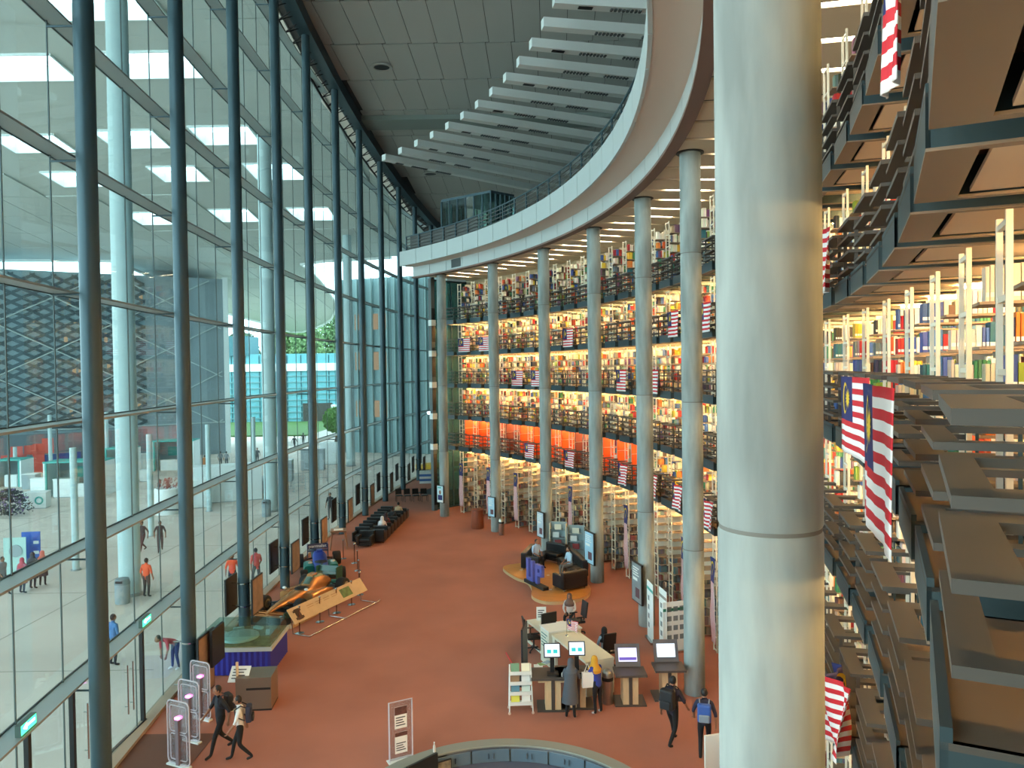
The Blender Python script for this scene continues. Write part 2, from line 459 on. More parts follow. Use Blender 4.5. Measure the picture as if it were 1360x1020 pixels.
m_teal = glassmat('teal_glass', (150, 200, 196), 0.09, haze=0.25, hazec=(70, 110, 112))
for r in range(6):
    MB().bb(44.45+r*0.75, 45.17+r*0.75, -0.01, 0.01, 0.1, 15.85).build('pane', m_teal, win2)
m = MB()
for r in range(7): m.bb(44.41+r*0.75, 44.47+r*0.75, -0.06, 0.06, 0, 15.9)
for z in (0.05, 4.4, 6.5, 8.6, 10.75, 12.87, 15.85): m.bb(44.45, 48.9, -0.05, 0.05, z-0.06, z+0.06)
m.build('mullion', m_steel, win2)
# library back wall behind the racks
struct(MB().sweep(arc(47.35, -36, 42.5, 70), -0.25, 0.0, 0.0, 16.0).build('wall_back', mat('back_cream', (206, 186, 150), 0.8)), 'cream wall behind the book racks', 'wall')
# ---- white fascia ring of the top floor
ring = sempty('fascia_ring', 'sweeping white curved fascia of the top floor', 'fascia', (CX, CY, 0))
def ringseg(r0, r1, z0, z1, a0, a1, n=4):
    m = MB(); vs = []
    for i in range(n+1):
        a = math.radians(a0+(a1-a0)*i/n)
        for r, z in ((r0, z0), (r1, z0), (r1, z1), (r0, z1)): vs.append((r*math.cos(a), r*math.sin(a), z))
    fs = []
    for i in range(n):
        for j in range(4): fs.append((4*i+j, 4*i+(j+1) % 4, 4*i+4+(j+1) % 4, 4*i+4+j))
    fs += [(3, 2, 1, 0), (4*n, 4*n+1, 4*n+2, 4*n+3)]
    return m.add(vs, fs)
DA = 2.6
mu = ringseg(41.60, 41.70, 16.58, 17.52, 0.03, DA-0.03).mesh('upper_panel', m_ring, True)
ml = ringseg(42.66, 42.76, 15.95, 16.66, 0.03, DA-0.03).mesh('lower_panel', m_ring, True)
ms = ringseg(41.70, 42.70, 16.60, 16.66, 0.0, DA).mesh('underside', mat('underside_buff', (206, 188, 172), 0.6), True)
k0 = 42.3-32*DA
while k0 < 42.2-DA*0.5:
    a = math.radians(k0)
    inst(mu, 'upper_panel', ring, None, a); inst(ml, 'lower_panel', ring, None, a); inst(ms, 'underside', ring, None, a)
    k0 += DA
m = ringseg(42.60, 42.95, 15.86, 15.95, -41.6, 42.4, 60); m.build('lower_trim', mat('trim_brown', (120, 92, 80), 0.6), ring, True)
ringseg(41.6, 46.5, 16.6, 17.5, 42.2, 42.32, 1).build('end_return', m_ring, ring)
MB().bb(0, 0.02, -0.55, 0.55, 0.1, 0.62).build('vent_grille', mat('vent_grey', (74, 80, 80), 0.7), ring, loc=(42.64*math.cos(math.radians(35.5)), 42.64*math.sin(math.radians(35.5)), 15.95), rz=math.radians(35.5))
struct(MB().sweep(arc(41.7, -42, 42.4, 60), -36.0, 0.0, 16.9, 17.5).build('floor_upper', mat('upper_floor', (110, 112, 110), 0.8)), 'grey slab of the top floor', 'floor')
struct(MB().sweep(arc(77.0, -42, 46, 50), -0.3, 0.0, 17.5, 33.0).build('upper_light_block', mat('wall_grey', (128, 132, 130), 0.8)), 'unseen grey wall added behind the top floor to stop light leaking in', 'wall')  # added out of view to stop daylight leaking in above the slab
# dark railing on the ring
rl = thing('curved_railing', 'dark steel railing along the white curved top floor edge', 'railing', (CX, CY, 0))
for z in (17.72, 17.92, 18.12, 18.32, 18.52):
    pts = [Vector((42.0*math.cos(math.radians(a)), 42.0*math.sin(math.radians(a)), z)) for a in np.linspace(-40, 42, 84)]
    MB().tube(pts, 0.028 if z < 18.5 else 0.04, 6).build('rail', m_rail if z < 18.5 else m_steel, rl, True)
pm = MB().bb(-0.03, 0.03, -0.05, 0.05, 17.5, 18.55).mesh('post', m_steel)
for k in range(-19, 22):
    a = math.radians(2.0*k); inst(pm, 'post', rl, (42.0*math.cos(a), 42.0*math.sin(a), 0), a)
MB().add([], []).v
m = ringseg(42.06, 42.09, 17.5, 18.5, 30.5, 41.5, 12); m.build('infill_panel', m_rail, rl, True)
# ---- soffit above the racks: one radial panel per bay, dark slots with strip lamps
sof = sempty('ceiling_gallery', 'slatted beige soffit with strip lamps above the racks', 'ceiling', (CX, CY, 0))
struct_m = ringseg(42.7, 47.4, 16.15, 16.3, -41, 42.4, 60); struct_m.build('soffit_backing', m_black, sof)
pmesh = MB().add([(42.78, -0.64, 15.95), (47.3, -0.72, 15.95), (47.3, 0.72, 15.95), (42.78, 0.64, 15.95), (42.78, -0.64, 16.0), (47.3, -0.72, 16.0), (47.3, 0.72, 16.0), (42.78, 0.64, 16.0)],
                 [(0, 3, 2, 1), (4, 5, 6, 7), (0, 1, 5, 4), (1, 2, 6, 5), (2, 3, 7, 6), (3, 0, 4, 7)]).mesh('soffit_panel', m_beige)
RK = [1.65+2.0*k for k in range(-16, 20)]           # rack angles
for th in RK: inst(pmesh, 'soffit_panel', sof, None, math.radians(th+1.0))
lm = MB().bb(43.9, 45.5, -0.06, 0.06, 15.97, 16.05).mesh('strip_lamp', emis('soffit_strip', (255, 236, 204), 22.0))
for i, th in enumerate(RK):
    o = inst(lm, 'strip_lamp', sof, (0.35*math.cos(math.radians(th))*(i % 2), 0.35*math.sin(math.radians(th))*(i % 2), 0), math.radians(th))
# ---- roof of the hall
roof = sempty('ceiling', 'grey panelled roof of the hall sloping down to the far end', 'ceiling')
sl = math.atan(0.11)
MB().add([(bow(-12, -11.2), -12, zroof(-12)+0.1), (46, -12, zroof(-12)+0.1), (46, 112, zroof(112)+0.1), (-6, 112, zroof(112)+0.1), (-11.8, 38, zroof(38)+0.1),
          (bow(-12, -11.2), -12, zroof(-12)+0.6), (46, -12, zroof(-12)+0.6), (46, 112, zroof(112)+0.6), (-6, 112, zroof(112)+0.6), (-11.8, 38, zroof(38)+0.6)],
         [(0, 4, 3, 2, 1), (5, 6, 7, 8, 9), (0, 1, 6, 5), (1, 2, 7, 6), (2, 3, 8, 7), (3, 4, 9, 8), (4, 0, 5, 9)]).build('roof_backing', m_roofd, roof)
pw, pd = 1.4, 4.0
pan = MB().bb(-pw/2+0.015, pw/2-0.015, -pd/2+0.035, pd/2-0.035, 0.0, 0.07).mesh('ceiling_panel', m_roof)
cnt = 0
for j in range(20):
    y = 24.0+j*pd
    for i in range(19):
        x = -10.2+i*pw
        if x < bow(y, -11.0)+0.6: continue
        px = 680+1020*x/y
        if px < 330 or px > 940 or (32-0.11*y-9.7)/y*1020 > 560: continue
        o = inst(pan, 'ceiling_panel', roof, (x, y, zroof(y))); o.rotation_euler = (-sl, 0, math.radians(-3.0)); cnt += 1
lowbeam = MB().bb(-10, 12, -0.8, 0.8, -0.32, 0.0).build('cross_beam', mat('beam_pale', (132, 140, 134), 0.8), roof, loc=(0, 51.5, zroof(51.5))); lowbeam.rotation_euler = (-sl, 0, 0)
for px, py in ((507, 88), (572, 230)):
    d = ray(px, py); y = 22.3/(d.z+0.11); x = d.x*y
    t = thing('ceiling_downlight', 'large round recessed lamp in the grey roof, %s' % ('in the middle of the open roof' if px < 550 else 'above the glazed room on the top floor'), 'ceiling lamp', (x, y, zroof(y)))
    MB().lathe([(0.62, -0.05), (0.60, -0.10), (0.46, -0.10), (0.44, -0.02)], 24).build('rim', m_roof, t, True)
    MB().lathe([(0.44, -0.06), (0.44, -0.03)], 24).build('lens', m_black, t, True)
# ---- radial white baffles hung below the roof
for i in range(13):
    th = 8.6+i*(33.3/12)
    a = math.radians(th)
    t = thing('ceiling_baffle', 'long white radial baffle hung under the grey roof', 'baffle', tuple(P(40.3, th, 23.5)), a, 'white radial baffles under the roof')
    vs = [(0, -0.22, -0.22), (0, 0.22, -0.22), (0.0, 0.22, 0.16), (0, -0.22, 0.16), (15, -0.26, -0.28), (15, 0.26, -0.28), (15, 0.26, 0.16), (15, -0.26, 0.16)]
    MB().add(vs, [(3, 2, 1, 0), (4, 5, 6, 7), (0, 1, 5, 4), (1, 2, 6, 5), (2, 3, 7, 6), (3, 0, 4, 7)]).build('baffle_body', m_white, t)
    if i % 2 == 0: MB().bb(0.95, 1.5, -0.1, 0.1, -0.255, -0.22).build('spot_box', m_black, t)
    for x0 in (2.2, 4.2):
        g = MB()
        for k in range(8): g.bb(x0+k*0.16, x0+k*0.16+0.09, -0.10, 0.10, -0.275-0.004*x0, -0.20)
        g.build('air_grille', mat('vent_grey', (74, 80, 80), 0.7), t)
# ---- canopy over the plaza
def onroof(px, py):
    d = ray(px, py); y = 22.3/(d.z+0.11); return (d.x*y, y)
edge_px = [(-420, 338), (-200, 342), (0, 346), (100, 346), (150, 347), (178, 358), (219, 376), (260, 396), (300, 416), (345, 428), (385, 441), (402, 441), (415, 437), (430, 431), (440, 424), (446, 412), (446, 402), (438, 388), (424, 370), (412, 358), (400, 351), (430, 347), (470, 345), (520, 342)]
outer = [onroof(*p) for p in edge_px]
inner = [(bow(y, -11.25), y) for y in (86, 76, 66, 56, 46, 38, 30, 20, 10, 0, -8)]
outer_poly = outer+inner+[(-75.0, -8.0)]
sky_c = [((127, 8), 6.0, 2.6), ((20, 92), 5.6, 2.9), ((205, 88), 5.6, 2.9), ((45, 192), 4.4, 3.0), ((176, 186), 4.0, 3.0), ((300, 181), 4.0, 3.0), ((100, 239), 3.6, 3.2), ((238, 232), 3.6, 3.2), ((366, 229), 3.9, 3.4),
         ((201, 291), 3.3, 3.6), ((312, 287), 3.5, 3.6), ((415, 285), 3.7, 3.6), ((-110, 200), 4.6, 5), ((-120, 98), 5.6, 5)]
holes = []
can = sempty('canopy', 'pale panelled canopy roof with square skylights over the plaza', 'canopy')
m_can = mat('canopy_panel', (192, 198, 192), 0.7)
for (px, py), w, l in sky_c:
    x, y = onroof(px, py)
    if x > bow(y, -11.25)-w/2-0.6: x = bow(y, -11.25)-w/2-0.7
    holes.append((x, y, w, l))
loops = [[Vector((x, y, 0)) for x, y in outer_poly]]+[[Vector((x-w/2, y-l/2, 0)), Vector((x-w/2, y+l/2, 0)), Vector((x+w/2, y+l/2, 0)), Vector((x+w/2, y-l/2, 0))] for x, y, w, l in holes]
tri = geometry.tessellate_polygon(loops)
flat = [v for lp in loops for v in lp]
m = MB(); m.add([(v.x, v.y, zroof(v.y)+0.12) for v in flat], [tuple(t_) for t_ in tri])
m.build('canopy_shell', m_can, can)
m = MB(); n = len(outer_poly)
rim = [(x, y) for x, y in outer]
m.sweep(rim, -0.12, 0.12, [zroof(y)-0.15 for x, y in rim], [zroof(y)+0.75 for x, y in rim]); m.build('canopy_rim', mat('rim_white', (225, 232, 228), 0.5), can)
m_well = mat('skylight_well', (226, 236, 234), 0.6)
m_skyg = glassmat('skylight_glass', (250, 252, 252), 0.03)
for x, y, w, l in holes:
    m = MB(); h = 0.9
    for (a, b, c, d) in ((x-w/2-0.1, x-w/2, y-l/2, y+l/2), (x+w/2, x+w/2+0.1, y-l/2, y+l/2)): m.add([(a, c, zroof(c)), (b, c, zroof(c)), (b, d, zroof(d)), (a, d, zroof(d)), (a, c, zroof(c)+h), (b, c, zroof(c)+h), (b, d, zroof(d)+h), (a, d, zroof(d)+h)], [(0, 3, 2, 1), (4, 5, 6, 7), (0, 1, 5, 4), (1, 2, 6, 5), (2, 3, 7, 6), (3, 0, 4, 7)])
    for c in (y-l/2, y+l/2): m.bb(x-w/2, x+w/2, c-0.05, c+0.05, zroof(c), zroof(c)+h)
    m.build('skylight_well', m_well, can)
cpw, cpd = 4.0, 5.2
cp = MB().bb(-cpw/2+0.04, cpw/2-0.04, -cpd/2+0.04, cpd/2-0.04, 0.0, 0.1).mesh('canopy_panel', m_can)
def inside(x, y):
    c = False; n = len(outer_poly); j = n-1
    for i in range(n):
        xi, yi = outer_poly[i]; xj, yj = outer_poly[j]
        if (yi > y) != (yj > y) and x < (xj-xi)*(y-yi)/(yj-yi)+xi: c = not c
        j = i
    return c
cn = 0
for j in range(22):
    for i in range(16):
        x = -13.4-i*cpw; y = 16+j*cpd
        if any(abs(x-hx) < (w+cpw)/2 and abs(y-hy) < (l+cpd)/2 for hx, hy, w, l in holes): continue
        if not all(inside(x+sx*cpw/2, y+sy*cpd/2) for sx in (-1, 1) for sy in (-1, 1)): continue
        o = inst(cp, 'canopy_panel', can, (x, y, zroof(y)), 0); o.rotation_euler = (-sl, 0, 0); cn += 1
# ================================================================== BOOK DECKS
LV = [4.40, 6.48, 8.60, 10.75, 12.87]
LVN = ['lowest', 'second', 'third', 'fourth', 'topmost']
RF = 44.55                                  # front radius of the deck trays
TW = 0.60                                   # half width of one tray
# one deck tray per aisle: steel channel rim, bottom flange, top plate, inset soffit panel
tm = MB()
X0 = -0.05
tm.bb(X0, X0+0.02, -TW, TW, -0.12, 0.12, 0); tm.bb(X0, 2.75, -TW, -TW+0.02, -0.12, 0.12, 0); tm.bb(X0, 2.75, TW-0.02, TW, -0.12, 0.12, 0)
tm.bb(X0, 2.75, -TW, TW, 0.10, 0.12, 2)
tm.bb(X0, 0.16, -TW, TW, -0.135, -0.12, 1); tm.bb(0.16, 2.75, -TW, -TW+0.07, -0.135, -0.12, 1); tm.bb(0.16, 2.75, TW-0.07, TW, -0.135, -0.12, 1)
tm.bb(X0, X0+0.03, -TW, TW, 0.12, 0.16, 0)
tray_me = tm.mesh('deck_tray', [m_tray, m_flange, mat('deck_top', (88, 78, 68), 0.6)])
sp_me = MB().bb(0.22, 2.7, -TW+0.075, TW-0.075, -0.11, -0.085).mesh('soffit_panel', m_beige)
cw_me = MB().bb(0.42, 2.75, -0.18, 0.18, -0.05, 0.10).mesh('cross_beam', m_tray)
# rail shapes: U in plan, flat bars
def urail(w, h):
    pts = [(0.46, -0.53), (-0.02, -0.53), (-0.02, 0.53), (0.46, 0.53)]
    return MB().sweep(pts, -w, 0.0, -h, 0.0)
RZ_ = [(0.86, 0.20, 0.045), (0.63, 0.11, 0.035), (0.41, 0.18, 0.04), (0.18, 0.11, 0.035)]
rail_me = [urail(w, h).mesh('rail', m_rail) for z, w, h in RZ_]
post_me = MB().bb(0.44, 0.46, -0.01, 0.01, -0.02, 0.83).mesh('post', m_steel)
allm = MB()
for (z, w, h), me in zip(RZ_, rail_me):
    src = urail(w, h); allm.add([(a, b, c+z) for a, b, c in src.v], src.f)
for s in (-1, 1): allm.bb(0.06, 0.11, s*0.5-0.006, s*0.5+0.006, -0.12, 0.84)
railbay_me = allm.mesh('rail_bay', m_rail)
lamp_me = MB().bb(0.9, 2.1, -0.02, 0.02, -0.035, -0.005).mesh('aisle_lamp', m_lamp)
TRAYS = [th+0.85 for th in RK]              # aisle centres
for li, z in enumerate(LV):
    dk = sempty('gallery_deck', '%s book deck of steel trays with beige undersides' % LVN[li], 'deck', (CX, CY, z))
    rg = thing('deck_railing', 'dark flat bar railing stepping round each aisle of the %s book deck' % LVN[li], 'railing', (CX, CY, z))
    for th in TRAYS:
        a = math.radians(th); off = (RF*math.cos(a), RF*math.sin(a), 0)
        if th < -29.0 and li == 2: continue
        inst(tray_me, 'deck_tray', dk, off, a); inst(sp_me, 'soffit_panel', dk, (off[0], off[1], 0.0 if th < -12 else 0.14), a)
        inst(cw_me, 'cross_beam', dk, (RF*math.cos(a-math.radians(0.97)), RF*math.sin(a-math.radians(0.97)), 0), a-math.radians(1.0))
        if th < -16:
            for (zz_, w, h), me in zip(RZ_, rail_me): inst(me, 'rail', rg, (off[0], off[1], 0.12+zz_), a)
            for s in (-1, 1):
                q = (off[0]-s*0.49*math.sin(a), off[1]+s*0.49*math.cos(a), 0.12); inst(post_me, 'post', rg, q, a)
        else:
            inst(railbay_me, 'rail_bay', rg, (off[0], off[1], 0.12), a)
# aisle lamps under every deck and under the soffit
for li, z in enumerate([v-0.12 for v in LV]+[15.93]):
    gl = ['ground floor', 'lowest deck', 'second deck', 'third deck', 'fourth deck', 'topmost deck'][li]
    for th in TRAYS:
        if th < -29: continue
        a = math.radians(th); p = P(44.75, th, z)
        if li == 5:
            continue
        if th >= -12: p.z += 0.10
        o = inst(lamp_me, 'tube_lamp', None, tuple(p), a); tag(o, 'warm tube lamp above a rack aisle on the %s' % gl, 'lamp', 'tube lamps above the %s aisles' % gl)
# ---- racks
def rack_meshes(h, ns, L=2.1):
    lad = MB()
    for s in (-1, 1): lad.bb(0, 0.035, s*0.17-0.018, s*0.17+0.018, 0, h)
    n = int(h/0.42)
    for k in range(n+1):
        z = 0.06+k*(h-0.12)/n; lad.bb(0.004, 0.03, -0.155, 0.155, z-0.018, z+0.018)
    sh = []; zs = [0.08+k*(h-0.18)/ns for k in range(ns)]
    up = MB()
    up.bb(0.5, L, -0.012, 0.012, 0.03, h-0.03)
    for x in (1.05, 2.0):
        for s in (-1, 1): up.bb(x, x+0.03, s*0.19-0.012, s*0.19+0.012, 0, h)
    bd = MB().bb(0.08, L, -0.22, 0.22, 0, 0.022)
    allb = MB()
    for z in zs: allb.bb(0.08, L, -0.22, 0.22, z, z+0.022)
    return lad.mesh('ladder_frame', m_rack), up.mesh('uprights', m_rack), bd.mesh('shelf', m_shelf), allb.mesh('shelves', m_shelf), zs
R_ground = rack_meshes(4.15, 12); R_mid = rack_meshes(1.84, 5); R_top = rack_meshes(2.45, 6)
RR = 44.97
books = []          # (matrix frame theta, z, x0, w, h, d, color)
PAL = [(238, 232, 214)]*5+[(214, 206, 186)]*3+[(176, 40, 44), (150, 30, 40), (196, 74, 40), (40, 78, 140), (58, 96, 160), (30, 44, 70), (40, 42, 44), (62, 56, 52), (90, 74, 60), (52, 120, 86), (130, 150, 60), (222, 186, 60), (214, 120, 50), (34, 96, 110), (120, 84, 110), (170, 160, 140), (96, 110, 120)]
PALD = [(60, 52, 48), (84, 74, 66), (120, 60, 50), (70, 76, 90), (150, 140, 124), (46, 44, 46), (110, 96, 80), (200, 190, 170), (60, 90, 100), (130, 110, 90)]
NEAR = []
BAYN = ['right of the massive column', 'behind the massive column', 'left of the massive column', 'between kiosk column and banner column', 'between banner column and sofa column', 'between sofa column and leaflet stand column', 'between leaflet stand column and planter column', 'between planter column and far end column', 'beyond the far end column']
floors = [0.0]+[z+0.12 for z in LV]
gname = ['ground floor', 'lowest deck', 'second deck', 'third deck', 'fourth deck', 'topmost deck']
for fi, z in enumerate(floors):
    lad, up, bd, allb, zs = R_ground if fi == 0 else (R_top if fi == 5 else R_mid)
    for th in RK:
        if th < -27: continue
        a = math.radians(th)
        bi = max(0, min(8, int((th-COLANG[0])//8.0)))
        t = thing('book_rack', 'cream book rack on the %s %s' % (gname[fi], BAYN[bi]), 'book rack', tuple(P(RR, th, z)), a, 'racks on the %s %s' % (gname[fi], BAYN[bi]))
        inst(lad, 'ladder_frame', t); inst(up, 'uprights', t)
        if fi in (3, 4) and th < -9:
            for q in zs: inst(bd, 'shelf', t, (0, 0, q))
        else: inst(allb, 'shelves', t)
        near = fi == 3 and -25 < th < -9.5
        if fi == 1 and th > 19: continue                      # orange partitions here
        xmax = 1.45 if th > 5 else 0.95
        for k, q in enumerate(zs):
            gap = zs[1]-zs[0]
            if fi == 0 and k >= 5 and random.random() < 0.8: continue
            x = 0.12
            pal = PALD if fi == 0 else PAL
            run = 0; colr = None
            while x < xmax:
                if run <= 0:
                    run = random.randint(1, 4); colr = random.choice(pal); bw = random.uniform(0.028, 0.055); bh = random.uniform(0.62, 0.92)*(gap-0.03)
                    if random.random() < 0.10: x += random.uniform(0.05, 0.2); continue
                run -= 1
                w = bw*random.uniform(0.85, 1.15)
                
                h = min(bh*random.uniform(0.97, 1.03), gap-0.04); dd = random.uniform(0.14, 0.19)
                cj = tuple(max(0, min(255, c+random.randint(-10, 10))) for c in colr)
                rec = (th, z+q+0.024, x, w-0.002, h, dd, cj)
                if near and x < 0.45 and k >= 1: NEAR.append((rec, k))
                else: books.append(rec)
                x += w+0.001
# far books: one uncountable mass
V = np.zeros((len(books)*8, 3), dtype=np.float32); Q = np.zeros((len(books)*4, 4), dtype=np.int32); CC = np.ones((len(books)*16, 4), dtype=np.float32)
for i, (th, z, x, w, h, d, c) in enumerate(books):
    a = math.radians(th); ca, sa = math.cos(a), math.sin(a); b = i*8
    for j, (u, v) in enumerate(((x, -0.205), (x+w, -0.205), (x+w, -0.205+d), (x, -0.205+d))):
        X = CX+(RR+u)*ca-v*sa; Y = CY+(RR+u)*sa+v*ca
        V[b+j] = (X, Y, z); V[b+4+j] = (X, Y, z+h)
    Q[i*4] = (b, b+1, b+5, b+4); Q[i*4+1] = (b+4, b+5, b+6, b+7); Q[i*4+2] = (b+3, b, b+4, b+7); Q[i*4+3] = (b+1, b+2, b+6, b+5)
    CC[i*16:i*16+16, :3] = lin(c)
me = bpy.data.meshes.new('shelved_books'); me.vertices.add(len(V)); me.vertices.foreach_set('co', V.ravel())
me.loops.add(len(Q)*4); me.loops.foreach_set('vertex_index', Q.ravel()); me.polygons.add(len(Q))
me.polygons.foreach_set('loop_start', np.arange(0, len(Q)*4, 4, dtype=np.int32)); me.update(calc_edges=True)
ca_ = me.color_attributes.new('col', 'FLOAT_COLOR', 'CORNER'); ca_.data.foreach_set('color', CC.ravel())
me.materials.append(attrmat('book_covers', 0.55)); me.validate()
o = inst(me, 'shelved_books'); tag(o, 'thousands of many coloured books standing on the far racks', 'books', None, 'stuff')
# near books: each its own thing (cover, page block, spine label)
BMAT = {}
def bmat(c):
    k = tuple(int(v/16) for v in c)
    if k not in BMAT: BMAT[k] = mat('cover_%d_%d_%d' % k, c, 0.5)
    return BMAT[k]
m_pages = mat('book_pages', (226, 216, 194), 0.8); m_lab = mat('spine_label', (240, 238, 230), 0.7)
def cname(c):
    r, g, b = c; mx, mn = max(c), min(c)
    if mn > 190: return 'white'
    if mx < 75: return 'black'
    if mx-mn < 30: return 'grey' if mx < 190 else 'cream'
    if r >= g and r >= b:
        if g > 150: return 'yellow' if b < 110 else 'cream'
        if g > 95 and r > 180: return 'orange'
        return 'red' if r > 130 and g < 90 else 'brown'
    if g >= r and g >= b: return 'green'
    return 'blue' if b > 90 else 'navy'
SHN = {1: 'second lowest', 2: 'middle', 3: 'second highest', 4: 'top'}
NEAR.sort(key=lambda e: (e[0][0], e[0][2])); NEAR = NEAR[:298]
for (th, z, x, w, h, d, c), k in NEAR:
    p = P(RR, th); a = math.radians(th)
    q = p+Vector((x*math.cos(a)+0.205*math.sin(a), x*math.sin(a)-0.205*math.cos(a), z))
    ri = int(round((th+24.35)/2))
    rn = ['first', 'second', 'third', 'fourth', 'fifth', 'sixth', 'seventh', 'eighth'][ri]
    size = 'tall' if h > 0.25 else 'short'
    t = thing('book', '%s %s book on the %s shelf of the %s rack beyond the massive column' % (size, cname(c), SHN[k], rn), 'book', tuple(q), a, 'books on the near racks')
    mb = MB(); mb.bb(0, w, 0, 0.006, 0, h); mb.bb(0, 0.004, 0.0, d, 0, h); mb.bb(w-0.004, w, 0.0, d, 0, h); mb.build('cover', bmat(c), t)
    MB().bb(0.004, w-0.004, 0.006, d-0.006, 0.006, h-0.008).build('page_block', m_pages, t)
    MB().bb(0.003, w-0.003, -0.001, 0.0, 0.03, 0.065).build('spine_label', m_lab, t)
# orange partitions on the lowest deck
m_or = mat('orange_panel', (226, 84, 28), 0.5); m_or2 = mat('dark_red_panel', (120, 52, 42), 0.6)
for i, th in enumerate([t_ for t_ in RK if t_ > 15]):
    a = math.radians(th); dark = i in (4, 9, 10)
    t = thing('partition_panel', ('dark red' if dark else 'bright orange')+' partition panel between the racks of the lowest deck', 'partition', tuple(P(45.02, th, 4.52)), a, 'dark red partitions on the lowest deck' if dark else 'orange partitions on the lowest deck')
    for k in range(3):
        MB().bb(0.10, 1.9, -0.26, -0.23, 0.06+k*0.58, 0.61+k*0.58).build('panel', m_or2 if dark else m_or, t)
    MB().bb(0.08, 1.92, -0.23, -0.2, 0.02, 1.82).build('frame', m_rack, t)
# ---- flags
def flag(L, H, amp, label, group, loc, rz, vertical=False, droop=0.0, hang=None):
    """L along local x, hanging down in z from 0, thin wavy cloth with stripes, canton, crescent and star"""
    t = thing('flag', label, 'flag', loc, rz, group)
    nx, nz = 14, 14
    def pt(u, v):          # u along fly 0..1, v down 0..1 in flag's own frame
        if vertical: X, Z, ph = (v)*H, -u*L, u*7

        else: X, Z, ph = u*L, -v*H-droop*u, u*9
        return Vector((X, amp*math.sin(ph+v*2.2)+amp*0.5*math.sin(ph*2.3), Z))
    m = MB()
    for th_, side in ((0.0, 0),):
        vs = [pt(i/nx, j/nz) for j in range(nz+1) for i in range(nx+1)]
        fs = []; ms = []
        for j in range(nz):
            for i in range(nx):
                fs.append((j*(nx+1)+i, j*(nx+1)+i+1, (j+1)*(nx+1)+i+1, (j+1)*(nx+1)+i)); ms.append(2 if ((i < nx//2 and j < 8) if not vertical else i < 4) else (0 if j % 2 == 0 else 1))
        k = len(m.v); m.v += [tuple(v) for v in vs]; m.f += [tuple(q+k for q in f) for f in fs]; m.m += ms
    me = bpy.data.meshes.new('cloth'); me.from_pydata(m.v, [], m.f)
    for q in (m_red, m_wht, m_blue): me.materials.append(q)
    me.polygons.foreach_set('material_index', m.m); me.polygons.foreach_set('use_smooth', [True]*len(me.polygons)); me.update()
    c = inst(me, 'cloth', t)
    so = c.modifiers.new('thick', 'SOLIDIFY'); so.thickness = 0.006
    e = MB()
    for side in (-1, 1):
        ring_ = []
        for i in range(13):
            f = math.radians(40+280*i/12); ring_.append((0.19+0.15*math.cos(f)*0.75, 0.285+0.21*math.sin(f)))
        for i in range(12, -1, -1):
            f = math.radians(46+268*i/12); ring_.append((0.215+0.125*math.cos(f)*0.75, 0.285+0.17*math.sin(f)))
        if vertical: ring_ = [(u_*0.55, v_*1.5) for u_, v_ in ring_]
        vs = [pt(u, v)+Vector((0, side*0.012, 0)) for u, v in ring_]
        fs = [(i, i+1, 24-i, 25-i) for i in range(12)]
        e.add(vs, fs)
        cs = (0.31, 0.285) if not vertical else (0.17, 0.44); sv = [pt(*cs)+Vector((0, side*0.012, 0))]
        for i in range(28):
            f = 2*PI*i/28; r_ = (0.12 if i % 2 == 0 else 0.06)*(0.5 if vertical else 1.0); sv.append(pt(cs[0]+r_*math.cos(f)*0.75, cs[1]+r_*math.sin(f)*1.15)+Vector((0, side*0.012, 0)))
        e.add(sv, [(0, 1+i, 1+(i+1) % 28) for i in range(28)])
    e.build('crescent_and_star', m_yel, t)
    return t
def rail_flag(px, lev, L, H, amp, label, group, drop=0.0):
    k = ray(px, 500).x
    best = min(np.arange(-28, 41, 0.05), key=lambda th: abs(P(RF-0.22, th).x/P(RF-0.22, th).y-k))
    near = px > 1110
    p = P(RF-(0.30 if near else 0.22), best, LV[lev]+0.98-drop)
    a = math.radians(best)+(0.085 if near else 0.0)
    # fly runs towards the lower angles (to the right as seen from the hall)
    return flag(L, H, amp, label, group, tuple(p), a-PI/2)
G = 'flags hung on the book deck railings'
rail_flag(609, 3, 1.35, 0.9, 0.03, 'striped flag on the fourth deck railing between the two farthest columns', G)
rail_flag(636, 3, 1.2, 0.9, 0.03, 'striped flag on the fourth deck railing half hidden by the planter column', G)
rail_flag(748, 3, 1.15, 0.95, 0.03, 'striped flag on the fourth deck railing beside the corner sofa column', G)
rail_flag(887, 3, 1.15, 0.95, 0.03, 'striped flag on the fourth deck railing half hidden by the kiosk column', G)
rail_flag(930, 3, 1.1, 0.95, 0.03, 'striped flag on the fourth deck railing beside the massive column', G)
rail_flag(679, 2, 1.3, 0.9, 0.03, 'striped flag on the third deck railing beside the leaflet stand column', G)
rail_flag(705, 2, 1.2, 0.9, 0.03, 'striped flag on the third deck railing half hidden by the leaflet stand column', G)
rail_flag(818, 2, 1.1, 0.95, 0.03, 'striped flag on the third deck railing beside the white banner column', G)
rail_flag(860, 2, 1.1, 0.95, 0.03, 'striped flag on the third deck railing half hidden by the white banner column', G)
rail_flag(695, 0, 1.1, 0.85, 0.05, 'rumpled striped flag on the lowest deck railing in front of an orange panel', G)
rail_flag(748, 0, 1.1, 0.85, 0.05, 'rumpled striped flag on the lowest deck railing before the last orange panel', G)
rail_flag(819, 0, 1.0, 0.9, 0.06, 'tilted striped flag on the lowest deck railing beside the white banner column', G)
rail_flag(858, 0, 1.0, 0.9, 0.06, 'striped flag on the lowest deck railing half hidden by the white banner column', G)
rail_flag(891, 0, 1.0, 0.9, 0.06, 'tilted striped flag on the lowest deck railing beside the kiosk column', G)
rail_flag(931, 0, 1.0, 0.9, 0.06, 'striped flag on the lowest deck railing between kiosk column and massive column', G)
